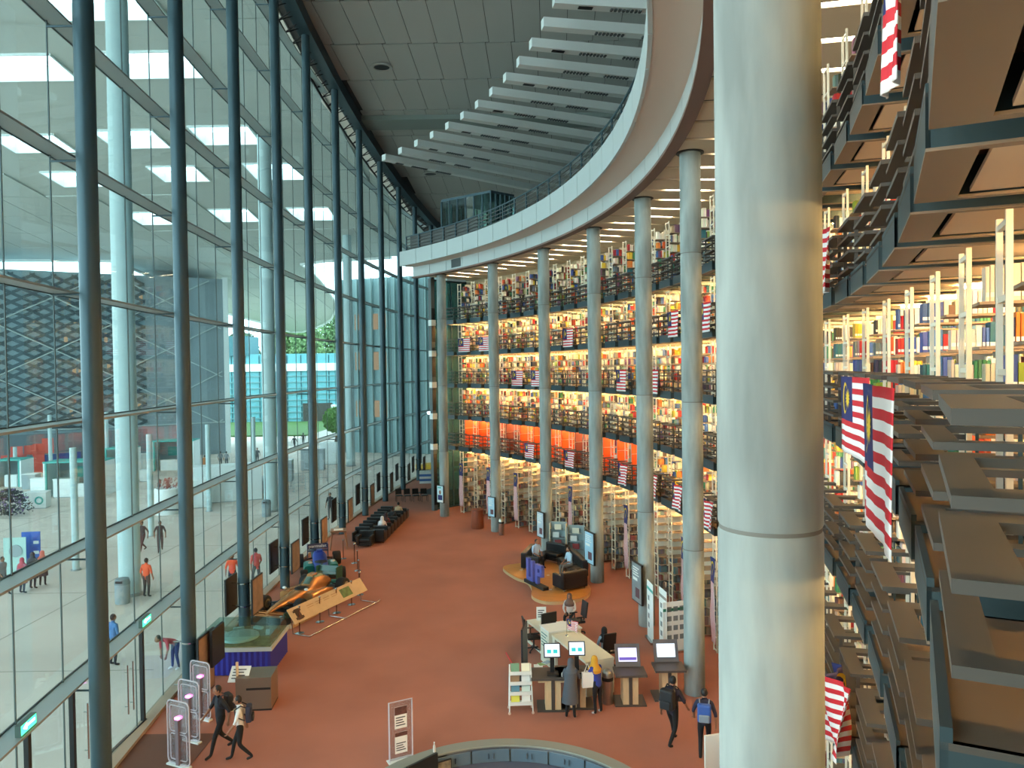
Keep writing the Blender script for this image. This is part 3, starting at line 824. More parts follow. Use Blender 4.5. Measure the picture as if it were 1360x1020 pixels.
rail_flag(1127, 2, 1.5, 0.86, 0.008, 'large striped flag draped on the near railing right beside the massive column', G, 0.02)
rail_flag(1163, 2, 1.35, 0.98, 0.012, 'longest striped flag draped on the near railing beside the broad flat bars', G, 0.02)
rail_flag(1090, 3, 0.7, 0.95, 0.05, 'folded striped flag on the fourth deck railing right behind the massive column', G)
rail_flag(1102, 0, 1.0, 1.0, 0.12, 'crumpled striped flag hanging low on the stepped railing below the near flags', G)
p = P(RF-0.2, -26.9, 11.4)
flag(0.22, 0.68, 0.015, 'narrow twisted flag hanging straight down from the deck above the near railing', G, tuple(p), math.radians(-26.9)-PI/2+0.25)
# long banners on ground floor ladder ends
for px, base, lab in ((607, 683, 'beside the black mat'), (647, 0, 'behind the planter column'), (680, 0, 'right of the planter column'), (752, 0, 'behind the grey leaflet stand'), (824, 0, 'left of the white banner column'), (899, 0, 'behind the roll-up banners'), (945, 0, 'between kiosk column and massive column')):
    k = ray(px, 690).x
    th = min(np.arange(-5, 41, 0.05), key=lambda q: abs(P(44.8, q).x/P(44.8, q).y-k))
    th = min(RK, key=lambda q: abs(q-th))
    flag(2.9, 0.42, 0.02, 'long narrow hanging flag on a ladder end %s' % lab, 'long flags on the ground floor racks', tuple(P(44.9, th+0.27, 3.35 if px < 870 else 3.2)), math.radians(th)-PI/2, vertical=True)
# ================================================================== PLAZA SIDE
ZP = -0.03
def G0(px, py): return F(px, py, ZP)
m_pale = mat('pale_column', (176, 196, 196), 0.6, noise=0.06, scale=1.0)
m_teal2 = mat('teal_trim', (70, 168, 158), 0.5)
m_bwhite = mat('booth_white', (226, 232, 230), 0.5)
m_bgrey = mat('booth_grey', (150, 160, 162), 0.6)
for (px, py), lab in (((173, 790), 'massive pale round column outside beside the grey bin'), ((360, 679), 'pale round column outside behind the metal barriers'), ((466, 619), 'farthest pale round column outside near the ribbed building')):
    g = G0(px, py)
    t = thing('plaza_column', lab, 'column', (g.x, g.y, ZP))
    MB().lathe([(0.45, 0), (0.45, zroof(g.y)+0.1)], 32).build('shaft', m_pale, t, True)
    MB().lathe([(0.5, 0), (0.5, 0.12), (0.46, 0.14)], 32).build('base', m_bgrey, t, True)
for (px, py), lab in (((101, 757), 'slim white pole in front of the teal framed booths'), ((201, 712), 'slim white pole beside the white round planter'), ((278, 679), 'slim white pole in front of the white wall box'), ((338, 654), 'slim white pole beside the grey bench'),
                      ((68, 640), 'slim white pole behind the open teal booth'), ((21, 640), 'short white pole behind the flowering bush'), ((143, 632), 'slim white pole behind the nearest steel column')):
    g = G0(px, py); h = 6.1 if lab.find('short') < 0 else 3.2
    t = thing('slim_pole', lab, 'pole', (g.x, g.y, ZP))
    MB().lathe([(0.165, 0), (0.165, h-0.02), (0.15, h)], 16).build('shaft', m_pale, t, True)
    MB().lathe([(0.24, 0), (0.24, 0.05)], 16).build('base', m_bgrey, t, True)
# ---- lattice building
A = G0(300, 602); Bq = Vector((-66.0, 73.0, ZP))
d = (A-Bq); Lb = d.length; ang = math.atan2(d.y, d.x); ZT = 20.9
t = thing('lattice_building', 'dark grey glass building with a diamond lattice facing the plaza', 'building', tuple(Bq), ang)
MB().bb(0, Lb, 0.0, 14, 0, ZT).build('wall', mat('lattice_glass', (128, 150, 156), 0.3, spec=0.5), t)
lat = MB()
Ub = Lb-8.5; w = 0.17
def clipline(x0, z0, s, u1, zt, zb):
    # line z = z0 + s*(x-x0)
    xs = [(zb-z0)/s+x0, (zt-z0)/s+x0]; lo, hi = max(0.2, min(xs)), min(u1, max(xs)); return lo, hi
for s in (0.5, -0.5):
    for k in range(-20, 60):
        x0 = k*1.95; lo, hi = clipline(x0, 3.8, s, Ub, ZT-0.4, 3.8)
        if hi-lo < 0.5: continue
        z0, z1 = 3.8+s*(lo-x0), 3.8+s*(hi-x0)
        yb = -0.10 if s > 0 else -0.16
        lat.add([(lo, yb, z0-w), (hi, yb, z1-w), (hi, yb, z1+w), (lo, yb, z0+w), (lo, yb+0.08, z0-w), (hi, yb+0.08, z1-w), (hi, yb+0.08, z1+w), (lo, yb+0.08, z0+w)], [(0, 1, 2, 3), (7, 6, 5, 4), (0, 4, 5, 1), (3, 2, 6, 7)])
lat.build('lattice', mat('lattice_dark', (60, 78, 84), 0.5), t)
cab = MB()
for s in (0.52, -0.52):
    for k in range(-4, 9):
        x0 = k*11.0+3; lo, hi = clipline(x0, 3.8, s, Lb-0.3, ZT-0.3, 3.8)
        if hi-lo > 0.5: cab.cyl((lo, -0.32, 3.8+s*(lo-x0)), (hi, -0.32, 3.8+s*(hi-x0)), 0.07, n=5)
cab.cyl((0, -0.32, 3.8), (Lb, -0.32, 3.8), 0.08, n=5); cab.build('bracing', mat('bracing_pale', (176, 190, 190), 0.5), t)
MB().bb(Ub, Lb, -0.06, 0.0, 0.0, ZT).build('side_cladding', mat('cladding', (132, 148, 154), 0.5, noise=0.08, scale=0.4), t)
for k in range(3):
    MB().bb(Ub+k*2.85-0.02, Ub+k*2.85+0.02, -0.075, -0.06, 0, ZT).build('cladding_joint', m_bgrey, t)
MB().bb(Lb, Lb+0.55, -0.3, 0.3, 0, ZT+0.2).build('corner_fin', m_bwhite, t)
m_lit = emis('lit_window', (255, 216, 170), 0.45)
rnd = random.Random(3)
for k in range(22):
    u = rnd.uniform(20, Lb-6); z = rnd.choice((5.0, 9.5, 13.2, 17.5))+rnd.uniform(-0.3, 0.3)
    MB().bb(u, u+0.35, -0.03, 0.0, z, z+1.1).build('lit_slot', m_lit, t)
MB().bb(0, Ub, -0.05, 0, 0, 3.4).build('ground_storey', mat('ground_storey', (96, 110, 116), 0.5), t)
# red stage panels and blue crowd barrier before it
for i, (px, py) in enumerate(((10, 632), (28, 630), (52, 628))):
    g = G0(px, py)
    t = thing('red_stage_panel', ['low red display panel at the left end of the blue barrier', 'stepped red display panel behind the blue barrier', 'red arch shaped display panel behind the blue barrier'][i], 'display', (g.x, g.y, ZP), ang)
    MB().bb(-0.5, 0.5, -0.08, 0.08, 0.0, 2.0 if i < 2 else 2.9).build('panel', mat('stage_red', (206, 84, 70), 0.6), t)
    MB().bb(0.3, 1.3, -0.1, 0.06, 1.9, 2.8 if i < 2 else 3.4).build('arm', mat('stage_red', (206, 84, 70), 0.6), t)
g = G0(-20, 632); g2 = G0(108, 618)
t = thing('crowd_barrier', 'long blue cloth barrier in front of the lattice building', 'barrier', tuple(g.lerp(g2, 0.5)), math.atan2((g2-g).y, (g2-g).x))
L_ = (g2-g).length
for k in range(8):
    MB().bb(-L_/2+k*L_/8+0.05, -L_/2+(k+1)*L_/8-0.05, -0.05, 0.05, 0.05, 1.5).build('cloth_panel', mat('barrier_blue', (44, 84, 160), 0.7), t)
MB().bb(-L_/2, L_/2, -0.08, 0.08, 1.5, 1.56).build('top_bar', m_bgrey, t)
# ---- booths
def booth(px, py, w, dpt, h, rz, label):
    g = G0(px, py); t = thing('exhibition_booth', label, 'booth', (g.x, g.y, ZP), rz, 'white and teal booths on the plaza')
    MB().bb(0, 0.12, 0, dpt, 0, h).build('side_wall', m_bwhite, t); MB().bb(w-0.12, w, 0, dpt, 0, h).build('side_wall', m_bwhite, t)
    MB().bb(0.12, w-0.12, dpt-0.1, dpt, 0, h-0.2).build('back_wall', m_bgrey, t)
    MB().bb(0.0, w, -0.06, 0.06, h, h+0.14).bb(0.0, w, 0.06, dpt, h, h+0.08).build('roof_edge', m_teal2, t)
    MB().bb(0.12, 0.26, 0.0, 0.14, 0, h).bb(w-0.26, w-0.12, 0.0, 0.14, 0, h).build('teal_post', m_teal2, t)
    MB().bb(0.7, w-0.5, 0.3, 0.9, 0, 1.05).build('counter', m_bwhite, t)
    MB().bb(0.9, w-0.7, dpt-0.13, dpt-0.1, 1.3, 2.2).build('notice', m_teal2, t)
booth(58, 662, 4.4, 2.6, 2.75, 0.10, 'open white booth with teal frame and a green notice')
booth(202, 626, 4.0, 2.4, 2.9, 0.15, 'open white booth with teal frame and a round green emblem behind the planter')
booth(138, 642, 2.4, 2.2, 3.0, 0.10, 'narrow teal booth half hidden by the massive outside column')
booth(-8, 648, 2.2, 2.4, 2.3, 0.15, 'low white booth behind the flowering bush')
def crate(px, py, w, dpt, h, rz, label, m1=None, top=None, name='white_counter', cat='counter'):
    g = G0(px, py); t = thing(name, label, cat, (g.x, g.y, ZP), rz)
    MB().bb(-w/2, w/2, 0, dpt, 0.06, h).build('body', m1 or m_bwhite, t)
    MB().bb(-w/2-0.04, w/2+0.04, -0.04, dpt+0.04, h, h+0.05).build('top', top or m_bwhite, t)
    MB().bb(-w/2+0.05, w/2-0.05, 0.03, dpt-0.03, 0.0, 0.06).build('plinth', m_bgrey, t)
    return t
t = crate(46, 676, 1.5, 1.0, 1.15, 0.2, 'white cube counter with a teal ring emblem beside the bush')
ringm = MB()
for k in range(16):
    a0, a1 = 2*PI*k/16, 2*PI*(k+1)/16
    ringm.add([(0.3+0.3*math.cos(a0), -0.012, 0.6+0.3*math.sin(a0)), (0.3+0.3*math.cos(a1), -0.012, 0.6+0.3*math.sin(a1)), (0.3+0.18*math.cos(a1), -0.012, 0.6+0.18*math.sin(a1)), (0.3+0.18*math.cos(a0), -0.012, 0.6+0.18*math.sin(a0))], [(0, 1, 2, 3)])
ringm.build('ring_emblem', m_teal2, t)
crate(38, 650, 1.1, 1.0, 1.25, 0.1, 'square grey and white pedestal behind the cube counter', m_bgrey)
crate(50, 656, 1.1, 0.9, 1.2, 0.1, 'square white pedestal between booth and cube counter')
crate(85, 661, 1.6, 0.9, 1.45, 0.1, 'rounded white counter inside the open booth')
crate(183, 634, 1.1, 1.2, 2.1, 0.15, 'tall white cabinet at the foot of the massive outside column')
crate(192, 640, 0.8, 0.8, 1.0, 0.15, 'low white stand in front of the tall cabinet')
crate(300, 667, 5.2, 1.4, 2.7, 0.42, 'big white wall box behind the slim white pole', None, None, 'white_wall_box', 'box')
crate(266, 675, 1.3, 1.3, 2.0, 0.3, 'small white box beside the big white wall box', None, None, 'white_wall_box', 'box')
crate(347, 655, 1.5, 2.6, 1.0, 0.1, 'long grey bench block beside the slim pole', m_bgrey, m_bgrey, 'grey_bench', 'bench')
crate(380, 640, 1.0, 1.0, 1.9, 0.1, 'grey cabinet behind the metal barriers', m_bgrey, None, 'grey_cabinet', 'cabinet')
crate(415, 625, 2.2, 1.0, 2.0, 0.1, 'grey folding screen beyond the metal barriers', m_bgrey, m_bgrey, 'grey_screen', 'screen')
crate(437, 617, 1.8, 1.0, 2.2, 0.1, 'pale folding screen beside the grey screen', None, None, 'grey_screen', 'screen')
# round white planter with red plants
g = G0(222, 682)
t = thing('round_planter', 'white ribbed round planter with reddish plants', 'planter', (g.x, g.y, ZP))
pm_ = MB().lathe([(0.78, 0.0), (0.8, 0.05), (0.8, 1.75), (0.72, 1.8), (0.70, 1.6)], 20); pm_.build('tub', m_bwhite, t, True)
lf = MB(); rnd = random.Random(5)
for k in range(120):
    a, r, z = rnd.uniform(0, 2*PI), rnd.uniform(0, 0.75), rnd.uniform(1.6, 2.35); s = rnd.uniform(0.08, 0.16)
    lf.add([(r*math.cos(a), r*math.sin(a), z), (r*math.cos(a)+s, r*math.sin(a)+s*0.3, z+s*0.7), (r*math.cos(a)+s*0.2, r*math.sin(a)+s, z+s)], [(0, 1, 2)])
lf.build('foliage', mat('red_leaves', (150, 70, 58), 0.8), t)['kind'] = 'stuff'
# flowering bush
g = G0(12, 684)
t = thing('flowering_bush', 'dark bush with purple flowers on the paving', 'bush', (g.x, g.y, ZP))
lf = MB(); fl2 = MB()
for k in range(900):
    a, r, z = rnd.uniform(0, 2*PI), 1.5*math.sqrt(rnd.random()), rnd.uniform(0.05, 1.7)
    r *= math.sqrt(max(0.05, 1-(z/1.8)**2)); s = rnd.uniform(0.1, 0.2)
    q = MB(); (fl2 if k % 4 == 0 else lf).add([(r*math.cos(a), r*math.sin(a), z), (r*math.cos(a)+s*rnd.uniform(-1, 1), r*math.sin(a)+s*rnd.uniform(-1, 1), z+s*0.8), (r*math.cos(a)+s*rnd.uniform(-1, 1), r*math.sin(a)+s*rnd.uniform(-1, 1), z+s)], [(0, 1, 2)])
lf.build('foliage', mat('dark_leaves', (58, 58, 56), 0.8), t)['kind'] = 'stuff'
fl2.build('blossom', mat('purple_flower', (120, 90, 130), 0.8), t)['kind'] = 'stuff'
# grey bins
def bin_(px, py, label, h=1.05, r=0.3):
    g = G0(px, py); t = thing('litter_bin', label, 'bin', (g.x, g.y, ZP))
    MB().lathe([(r*0.92, 0), (r, 0.05), (r, h*0.78)], 18).build('body', mat('bin_grey', (140, 152, 156), 0.5), t, True)
    MB().lathe([(r*1.04, h*0.78), (r*1.04, h*0.84), (r*0.9, h), (r*0.4, h*1.04)], 18).build('lid', mat('bin_lid', (116, 130, 134), 0.5), t, True)
    MB().bb(-0.14, 0.14, -r*1.06, -r*0.9, h*0.86, h*0.95).build('slot', m_black, t)
bin_(163, 801, 'grey litter bin at the foot of the massive outside column')
bin_(354, 686, 'brownish grey litter bin at the foot of the second outside column', 1.1)
# metal crowd barriers
for i, (px, py) in enumerate(((372, 655), (388, 651), (404, 645), (418, 640))):
    g = G0(px, py)
    t = thing('metal_barrier', 'grey tubular metal barrier %s' % ['nearest the second outside column', 'second along from the outside column', 'third along from the outside column', 'farthest along, beside the folding screen'][i], 'barrier', (g.x, g.y, ZP), 0.5)
    mb = MB().tube([(-1.1, 0, 0.05), (-1.1, 0, 1.1), (1.1, 0, 1.1), (1.1, 0, 0.05)], 0.025, 6); mb.cyl((-1.1, 0, 0.3), (1.1, 0, 0.3), 0.02, n=5); mb.build('frame', m_bgrey, t)
    b2 = MB()
    for k in range(12): b2.cyl((-1.0+k*0.18, 0, 0.3), (-1.0+k*0.18, 0, 1.1), 0.012, n=4)
    b2.build('bars', m_bgrey, t)
    MB().bb(-1.1, -1.05, -0.3, 0.3, 0, 0.05).bb(1.05, 1.1, -0.3, 0.3, 0, 0.05).build('foot', m_bgrey, t)
# blue sign and swan shaped pedal figures replaced by a plain blue sign board and a grey round board
g = G0(42, 760)
t = thing('blue_sign_board', 'blue sign board with small white squares behind the group of visitors', 'sign', (g.x, g.y, ZP), 0.15)
MB().bb(-0.42, 0.42, 0, 0.06, 0.05, 2.0).build('board', mat('sign_blue', (52, 88, 176), 0.5), t)
MB().bb(0.12, 0.36, -0.012, 0, 1.4, 1.55).bb(0.12, 0.36, -0.012, 0, 0.9, 1.05).build('white_square', m_bwhite, t)
MB().bb(-0.4, 0.4, -0.2, 0.25, 0, 0.05).build('foot', m_bgrey, t)
g = G0(22, 766)
t = thing('glass_board', 'pale translucent board with a round emblem beside the blue sign', 'sign', (g.x, g.y, ZP), 0.15)
MB().bb(-0.55, 0.45, 0, 0.03, 0.05, 1.9).build('board', mat('pale_green_board', (176, 206, 198), 0.3), t)
rm = MB().lathe([(0.30, 0), (0.30, 0.02)], 20, M=T(0, -0.02, 1.25) @ RX(PI/2)); rm.build('emblem', m_bgrey, t)
MB().bb(-0.5, 0.4, -0.2, 0.2, 0, 0.05).build('foot', m_bgrey, t)
# black entrance mat outside
c = [F(58, 1030, ZP), F(118, 1030, ZP), F(128, 978, ZP), F(86, 982, ZP)]
t = thing('entrance_mat', 'black entrance mat with white lettering outside the doors', 'mat', (bow(14.2, -11.15)-1.6, 14.0, ZP), PI/2+0.02)
MB().bb(-1.5, 1.5, -1.1, 1.1, 0, 0.015).build('mat', mat('mat_dark', (58, 58, 60), 0.9), t)
mm = MB()
for k in range(2):
    for q in range(9): mm.bb(-1.1+q*0.22, -0.98+q*0.22+0.04*(q % 3), -0.3-k*0.35, -0.16-k*0.35, 0.015, 0.018)
mm.build('lettering', m_bwhite, t)
# ---- far glass building, trees, ribbed building
FBy = 150.0
t = thing('far_glass_building', 'far teal glass building with white bands beyond the lawn', 'building', (-40, FBy, 0))
def fx(px): return (px-681)/1020*FBy
def fz(py): return 9.7+(493.6-py)/1020*FBy
x0, x1 = fx(290)+40, fx(456)+40
MB().bb(x0, x1, 0, 12, -0.3, fz(470)).build('wall', mat('far_teal', (96, 158, 166), 0.5), t)
for py, hh in ((487, 1.6),): MB().bb(x0, x1, -0.3, 0.0, fz(py+6), fz(py-4)).build('white_band', m_bwhite, t)
for k in range(9):
    MB().bb(x0, x1, -0.15, 0, fz(500+k*8), fz(500+k*8)+0.18).build('floor_line', mat('far_line', (110, 150, 154), 0.5), t)
for k in range(9):
    MB().bb(x0+k*(x1-x0)/9, x0+k*(x1-x0)/9+0.15, -0.12, 0, -0.2, fz(472)).build('mullion', mat('far_mull', (30, 76, 84), 0.5), t)
MB().bb(x0, x0+6.2, -0.4, 6, fz(472), fz(446)).build('roof_room', mat('far_room', (56, 104, 112), 0.5), t)
MB().bb(fx(403)+40, fx(442)+40, -0.2, 4, 0.0, fz(536)).build('entrance_recess', mat('recess', (64, 62, 56), 0.7), t)
MB().bb(fx(442)+40, fx(450)+40, -1.2, 0.4, -0.2, fz(538)).build('white_pier', m_bwhite, t)
def tree(x, y, h, r, label, seed, col=(106, 150, 84)):
    rr = random.Random(seed)
    t = thing('tree', label, 'tree', (x, y, -0.2), 0, 'trees behind the far glass building')
    tr = MB().tube([(0, 0, 0), (0.2, 0.1, h*0.3), (0.0, 0, h*0.6)], [0.35, 0.28, 0.16], 8); tr.build('trunk', mat('bark', (96, 80, 66), 0.9), t, True)
    lf = MB()
    for k in range(2200):
        a, b, q = rr.uniform(0, 2*PI), rr.uniform(-1, 1), rr.random()**0.4
        c = math.sqrt(1-b*b); p = Vector((r*q*c*math.cos(a), r*q*c*math.sin(a), h*0.66+h*0.36*q*b)); s = r*0.11
        u = Vector((rr.uniform(-1, 1), rr.uniform(-1, 1), rr.uniform(-1, 1))).normalized()*s; v = u.orthogonal().normalized()*s*0.7
        lf.add([p-u, p+v, p+u, p-v], [(0, 1, 2, 3)])
    lf.build('crown', mat('leaves_%d' % seed, col, 0.8), t)['kind'] = 'stuff'
tree(-61.0, 174, 19, 4.2, 'dark green tree behind the pale roof room', 11, (72, 96, 70))
tree(-53.0, 184, 24, 4.6, 'tall light green tree behind the glass building', 12, (112, 142, 88))
tree(-46.0, 174, 21, 4.0, 'rounded light green tree beside the tall one', 13, (104, 134, 84))
tree(-43.0, 186, 25, 4.4, 'light green tree beside the ribbed building', 14, (100, 132, 84))
g = G0(447, 588)
tree(g.x, g.y, 5.0, 1.8, 'small round green tree by the bright path', 15, (110, 150, 78))
g1 = atY(459, 600, 92.0); g2 = atY(590, 600, 88.0)
dv = (g2-g1); t = thing('ribbed_building', 'pale teal ribbed building with warm lit slots beyond the end of the glass wall', 'building', (g1.x, g1.y, ZP), math.atan2(dv.y, dv.x))
Lr = Vector((dv.x, dv.y)).length
MB().bb(0, Lr, 0, 8, 0, 20.6).build('wall', mat('rib_teal', (132, 162, 164), 0.6), t)
rb = MB().bb(-0.09, 0.09, -0.35, 0, 0, 20.6).mesh('rib', mat('rib_pale', (150, 176, 176), 0.6))
for k in range(14): inst(rb, 'rib', t, (k*Lr/13, 0, 0))
for (a, b) in ((475, 487), (500, 507), (513, 518)):
    for za, zb in ((417, 438), (468, 492), (533, 555)):
        u0, u1 = (a-459)/(590-459)*Lr, (b-459)/(590-459)*Lr
        MB().bb(u0, u1, -0.08, 0, 9.7+(493-zb)*90/1020, 9.7+(493-za)*90/1020).build('lit_slot', emis('slot_warm', (240, 200, 160), 0.55), t)
# lamp post outside at the end of the hall
g = atY(566, 640, 84); 
t = thing('lamp_post', 'thin dark lamp post with a bent arm and glowing head outside the far glass', 'lamp', (g.x, 80.0, ZP))
MB().tube([(0, 0, 0), (0, 0, 4.6), (0.15, 0, 4.9), (0.75, 0, 5.2)], 0.05, 8).build('post', m_black, t, True)
MB().ell((0.85, 0, 5.25), (0.2, 0.2, 0.2)).build('lamp_head', emis('lamp_white', (240, 250, 255), 5.0), t, True)
# ================================================================== HALL FURNITURE
m_leather = mat('black_leather', (24, 25, 27), 0.38)
m_wood = mat('honey_wood', (206, 132, 58), 0.4, noise=0.12, scale=2.0, stretch=(1, 6, 1))
m_pwood = mat('pale_wood', (214, 182, 140), 0.5, noise=0.08, scale=3, stretch=(6, 6, 1))
m_dgrey = mat('dark_grey_top', (74, 66, 62), 0.5)
m_cream = mat('cream_top', (222, 218, 196), 0.45)
m_screen = emis('screen_white', (214, 226, 240), 1.6)
m_scrteal = emis('screen_teal', (60, 190, 190), 1.2)
m_paper = mat('paper', (232, 232, 226), 0.7)
def lines(mb, x0, x1, z0, z1, y, n, mi=0):
    for k in range(n):
        z = z0+(z1-z0)*(k+0.5)/n; mb.bb(x0, x0+(x1-x0)*(0.95-0.25*((k*7) % 3)/2), y-0.002, y, z-(z1-z0)/n*0.22, z+(z1-z0)/n*0.22, mi)
    return mb
# ---- display boards on the steel columns
for i in range(2, 11):
    x, y = STEEL[i]
    near = ['at the glass model table', 'behind the gold show car', 'behind the blue racing car', 'beside the small table', 'beside the end of the black seats', 'behind the black seats', 'beside the row of four chairs', 'before the blue and white stack', 'at the yellow benches']
    t = thing('column_display', 'pair of framed boards clamped to the steel column %s' % near[i-2], 'display board', (x, y, 0), -0.03)
    z0, z1 = (0.75, 2.1) if i > 2 else (0.1, 2.3)
    if i == 2:
        z0, z1 = 0.15, 1.95
    if i != 2: MB().bb(-0.52, -0.46, -0.55, 0.55, z0, z1).build('left_board', m_black, t)
    else: MB().bb(0.62, 0.70, 0.0, 0.9, 0.9, 2.0).build('left_board', m_black, t)
    MB().bb(0.46, 0.52, -0.55, 0.55, z0, z1).build('right_board', m_black, t)
    MB().bb(0.52, 0.526, -0.5, 0.5, z0+0.05, z1-0.05).build('poster', mat('poster_brown_%d' % (i % 3), [(122, 104, 94), (108, 96, 90), (134, 110, 94)][i % 3], 0.6, noise=0.3, scale=2.5), t)
    m = MB()
    for z in (z0+0.25, z1-0.25): m.lathe([(0.225, z-0.02), (0.225, z+0.02)], 20); m.bb(-0.47, 0.47, -0.02, 0.02, z-0.015, z+0.015)
    m.build('clamp', m_chrome, t)
# ---- posters on the concrete columns (framed, facing the hall)
pst = [(8, 656, 'portrait poster in a black frame on the far end column', 0.62, 1.15, 581), (7, 673, 'pale blue poster in a black frame on the planter column', 0.6, 1.2, 649), (6, 697, 'framed poster on the column behind the leaflet stand', 0.75, 1.35, 713), (5, 728, 'framed light blue poster on the column beside the corner sofa', 0.95, 1.45, 777), (4, 775, 'framed dark poster on the column beside the tall white banner', 0.95, 1.5, 844)]
for ci, py, lab, w, h, px in pst:
    c = CPOS[ci]; a = math.radians({8: 230, 7: 226, 6: 206, 5: 200, 4: 193}[ci])
    q = c+Vector((math.cos(a), math.sin(a), 0))*0.36
    z = atY(px, py, c.y-0.2).z
    t = thing('framed_poster', lab, 'poster', (q.x, q.y, z), a+PI/2)
    MB().bb(-w/2, w/2, -0.03, 0.05, -h/2, h/2).build('frame', m_black, t)
    base = {8: (200, 226, 232), 7: (176, 210, 226), 6: (190, 206, 214), 5: (170, 204, 220), 4: (130, 140, 142)}[ci]
    MB().bb(-w/2+0.04, w/2-0.04, -0.036, -0.03, -h/2+0.04, h/2-0.04).build('print', mat('print_%d' % ci, base, 0.35, noise=0.15, scale=2.0), t)
    m = MB()
    if ci == 8:
        m.ell((0, -0.04, 0.12), (0.10, 0.006, 0.14), 12, 8, 0); m.bb(-0.2, 0.2, -0.042, -0.036, -0.38, -0.06, 1); m.bb(-0.26, 0.26, -0.041, -0.036, -0.52, -0.40, 2); m.bb(-0.2, 0.1, -0.041, -0.036, 0.38, 0.47, 3)
        m.build('print_figure', [m_skin, m_blue, m_paper, m_teal2], t)
    else:
        m.bb(-w*0.1, w*0.3, -0.041, -0.036, -h*0.36, -h*0.12, 0); m.bb(-w*0.35, w*0.1, -0.041, -0.036, h*0.05, h*0.12, 1); lines(m, -w*0.36, w*0.3, h*0.16, h*0.4, -0.037, 4, 1)
        m.build('print_figure', [mat('print_dark', (96, 60, 66), 0.6), m_paper], t)
# ---- lounge chairs in two back to back rows
def armchair_mesh():
    b = MB(); b.bb(-0.42, 0.42, -0.40, 0.42, 0.10, 0.40)
    return b
def rounded(mb, name, mt, parent, bev=0.04):
    o = mb.build(name, mt, parent); md = o.modifiers.new('b', 'BEVEL'); md.width = bev; md.segments = 2; md.limit_method = 'NONE'
    return o
def armchair(loc, rz, label, group):
    t = thing('armchair', label, 'armchair', loc, rz, group)
    rounded(MB().bb(-0.30, 0.30, -0.38, 0.28, 0.26, 0.45), 'seat_cushion', m_leather, t)
    rounded(MB().bb(-0.42, 0.42, 0.24, 0.44, 0.10, 0.80), 'backrest', m_leather, t)
    for s in (-1, 1): rounded(MB().bb(min(s*0.30, s*0.43), max(s*0.30, s*0.43), -0.40, 0.30, 0.10, 0.62), 'armrest', m_leather, t)
    rounded(MB().bb(-0.30, 0.30, -0.36, 0.28, 0.08, 0.26), 'base', m_black, t, 0.02)
    for sx in (-1, 1):
        for sy in (-1, 1): MB().cyl((sx*0.34, sy*0.32, 0), (sx*0.34, sy*0.32, 0.10), 0.025, n=8).build('foot', m_chrome, t)
    return t
a0 = F(489, 722); a1 = F(527, 686)
dr_ = (a1-a0).normalized(); sd_ = Vector((dr_.y, -dr_.x, 0)); nrow = 8
rz_row = math.atan2(dr_.y, dr_.x)
src = None
CH_R = []
for row, s in ((0, -1), (1, 1)):
    for k in range(nrow):
        p = a0+dr_*(k*0.93+0.4)+sd_*(s*0.50)
        if src is None:
            src = armchair(tuple(p), rz_row+PI/2, 'black leather armchair in the row facing the books', 'black armchairs back to back by the glass wall'); o = src
        else: o = copytree(src)
        o.location = p; o.rotation_euler = (0, 0, (rz_row+PI/2) if s > 0 else (rz_row-PI/2))
        o['label'] = 'black leather armchair in the row facing the book racks' if s > 0 else 'black leather armchair in the row facing the glass wall'
        if s > 0: CH_R.append(p)
p = a0-dr_*0.55
o = copytree(src); o.location = p; o.rotation_euler = (0, 0, rz_row-PI/2+PI); o.rotation_euler = (0, 0, rz_row-PI/2+0.0)
o.rotation_euler = (0, 0, math.atan2(dr_.y, dr_.x)-PI/2); o['label'] = 'black leather armchair closing the near end of the double row'
m = MB(); q0, q1 = a0+Vector((0, 0, 0.86)), a1+Vector((0, 0, 0.86))
# ---- row of four linked chairs
g = F(541, 666)
for k in range(4):
    t = thing('stacking_chair', 'black stacking chair with thin metal legs in the row of four', 'chair', (g.x-0.6+k*0.62, g.y+0.0, 0), 0.35, 'four black chairs beside the mat')
    MB().bb(-0.23, 0.23, -0.23, 0.23, 0.43, 0.48).build('seat', m_leather, t)
    bk = MB().bb(-0.22, 0.22, 0.20, 0.25, 0.52, 0.92); bk.build('backrest', m_leather, t)
    for sx in (-1, 1):
        MB().cyl((sx*0.22, -0.2, 0), (sx*0.22, -0.2, 0.44), 0.014, n=6).build('leg', m_black, t)
        MB().tube([(sx*0.22, 0.26, 0), (sx*0.22, 0.2, 0.45), (sx*0.22, 0.23, 0.9)], 0.014, 6).build('leg', m_black, t)
# ---- far corner: mat, stacks, yellow benches, white unit
g = [F(x, y) for x, y in ((553, 655), (600, 660), (606, 645), (580, 646))]
cx_, cy_ = sum(q.x for q in g)/4, sum(q.y for q in g)/4
o = MB().prism([(q.x-cx_, q.y-cy_) for q in g], 0.0, 0.02).build('floor_mat', mat('mat_dark', (58, 58, 60), 0.9)); o.location = (cx_, cy_, 0); tag(o, 'black mat lying askew beside the far end column', 'mat')
g = F(572, 642)
t = thing('box_stack', 'low white and blue striped stack beside the far steel columns', 'boxes', (g.x, g.y, 0), 0.1)
for k in range(5): MB().bb(-0.95, 0.95, 0, 1.0, k*0.2, k*0.2+0.19).build('layer', m_white if k % 2 == 0 else mat('stack_blue', (70, 110, 170), 0.6), t)
for k, (px, py) in enumerate(((563, 625), (575, 623))):
    g = F(px, py); t = thing('yellow_bench', ['yellow padded bench behind the blue and white stack', 'yellow padded bench beside the end pier'][k], 'bench', (g.x, g.y, 0), 0.1)
    rounded(MB().bb(-0.8, 0.8, 0, 0.8, 0.1, 0.55), 'seat', mat('bench_yellow', (222, 168, 44), 0.6), t); MB().bb(-0.75, 0.75, 0.05, 0.75, 0, 0.1).build('base', m_black, t)
g = F(600, 650)
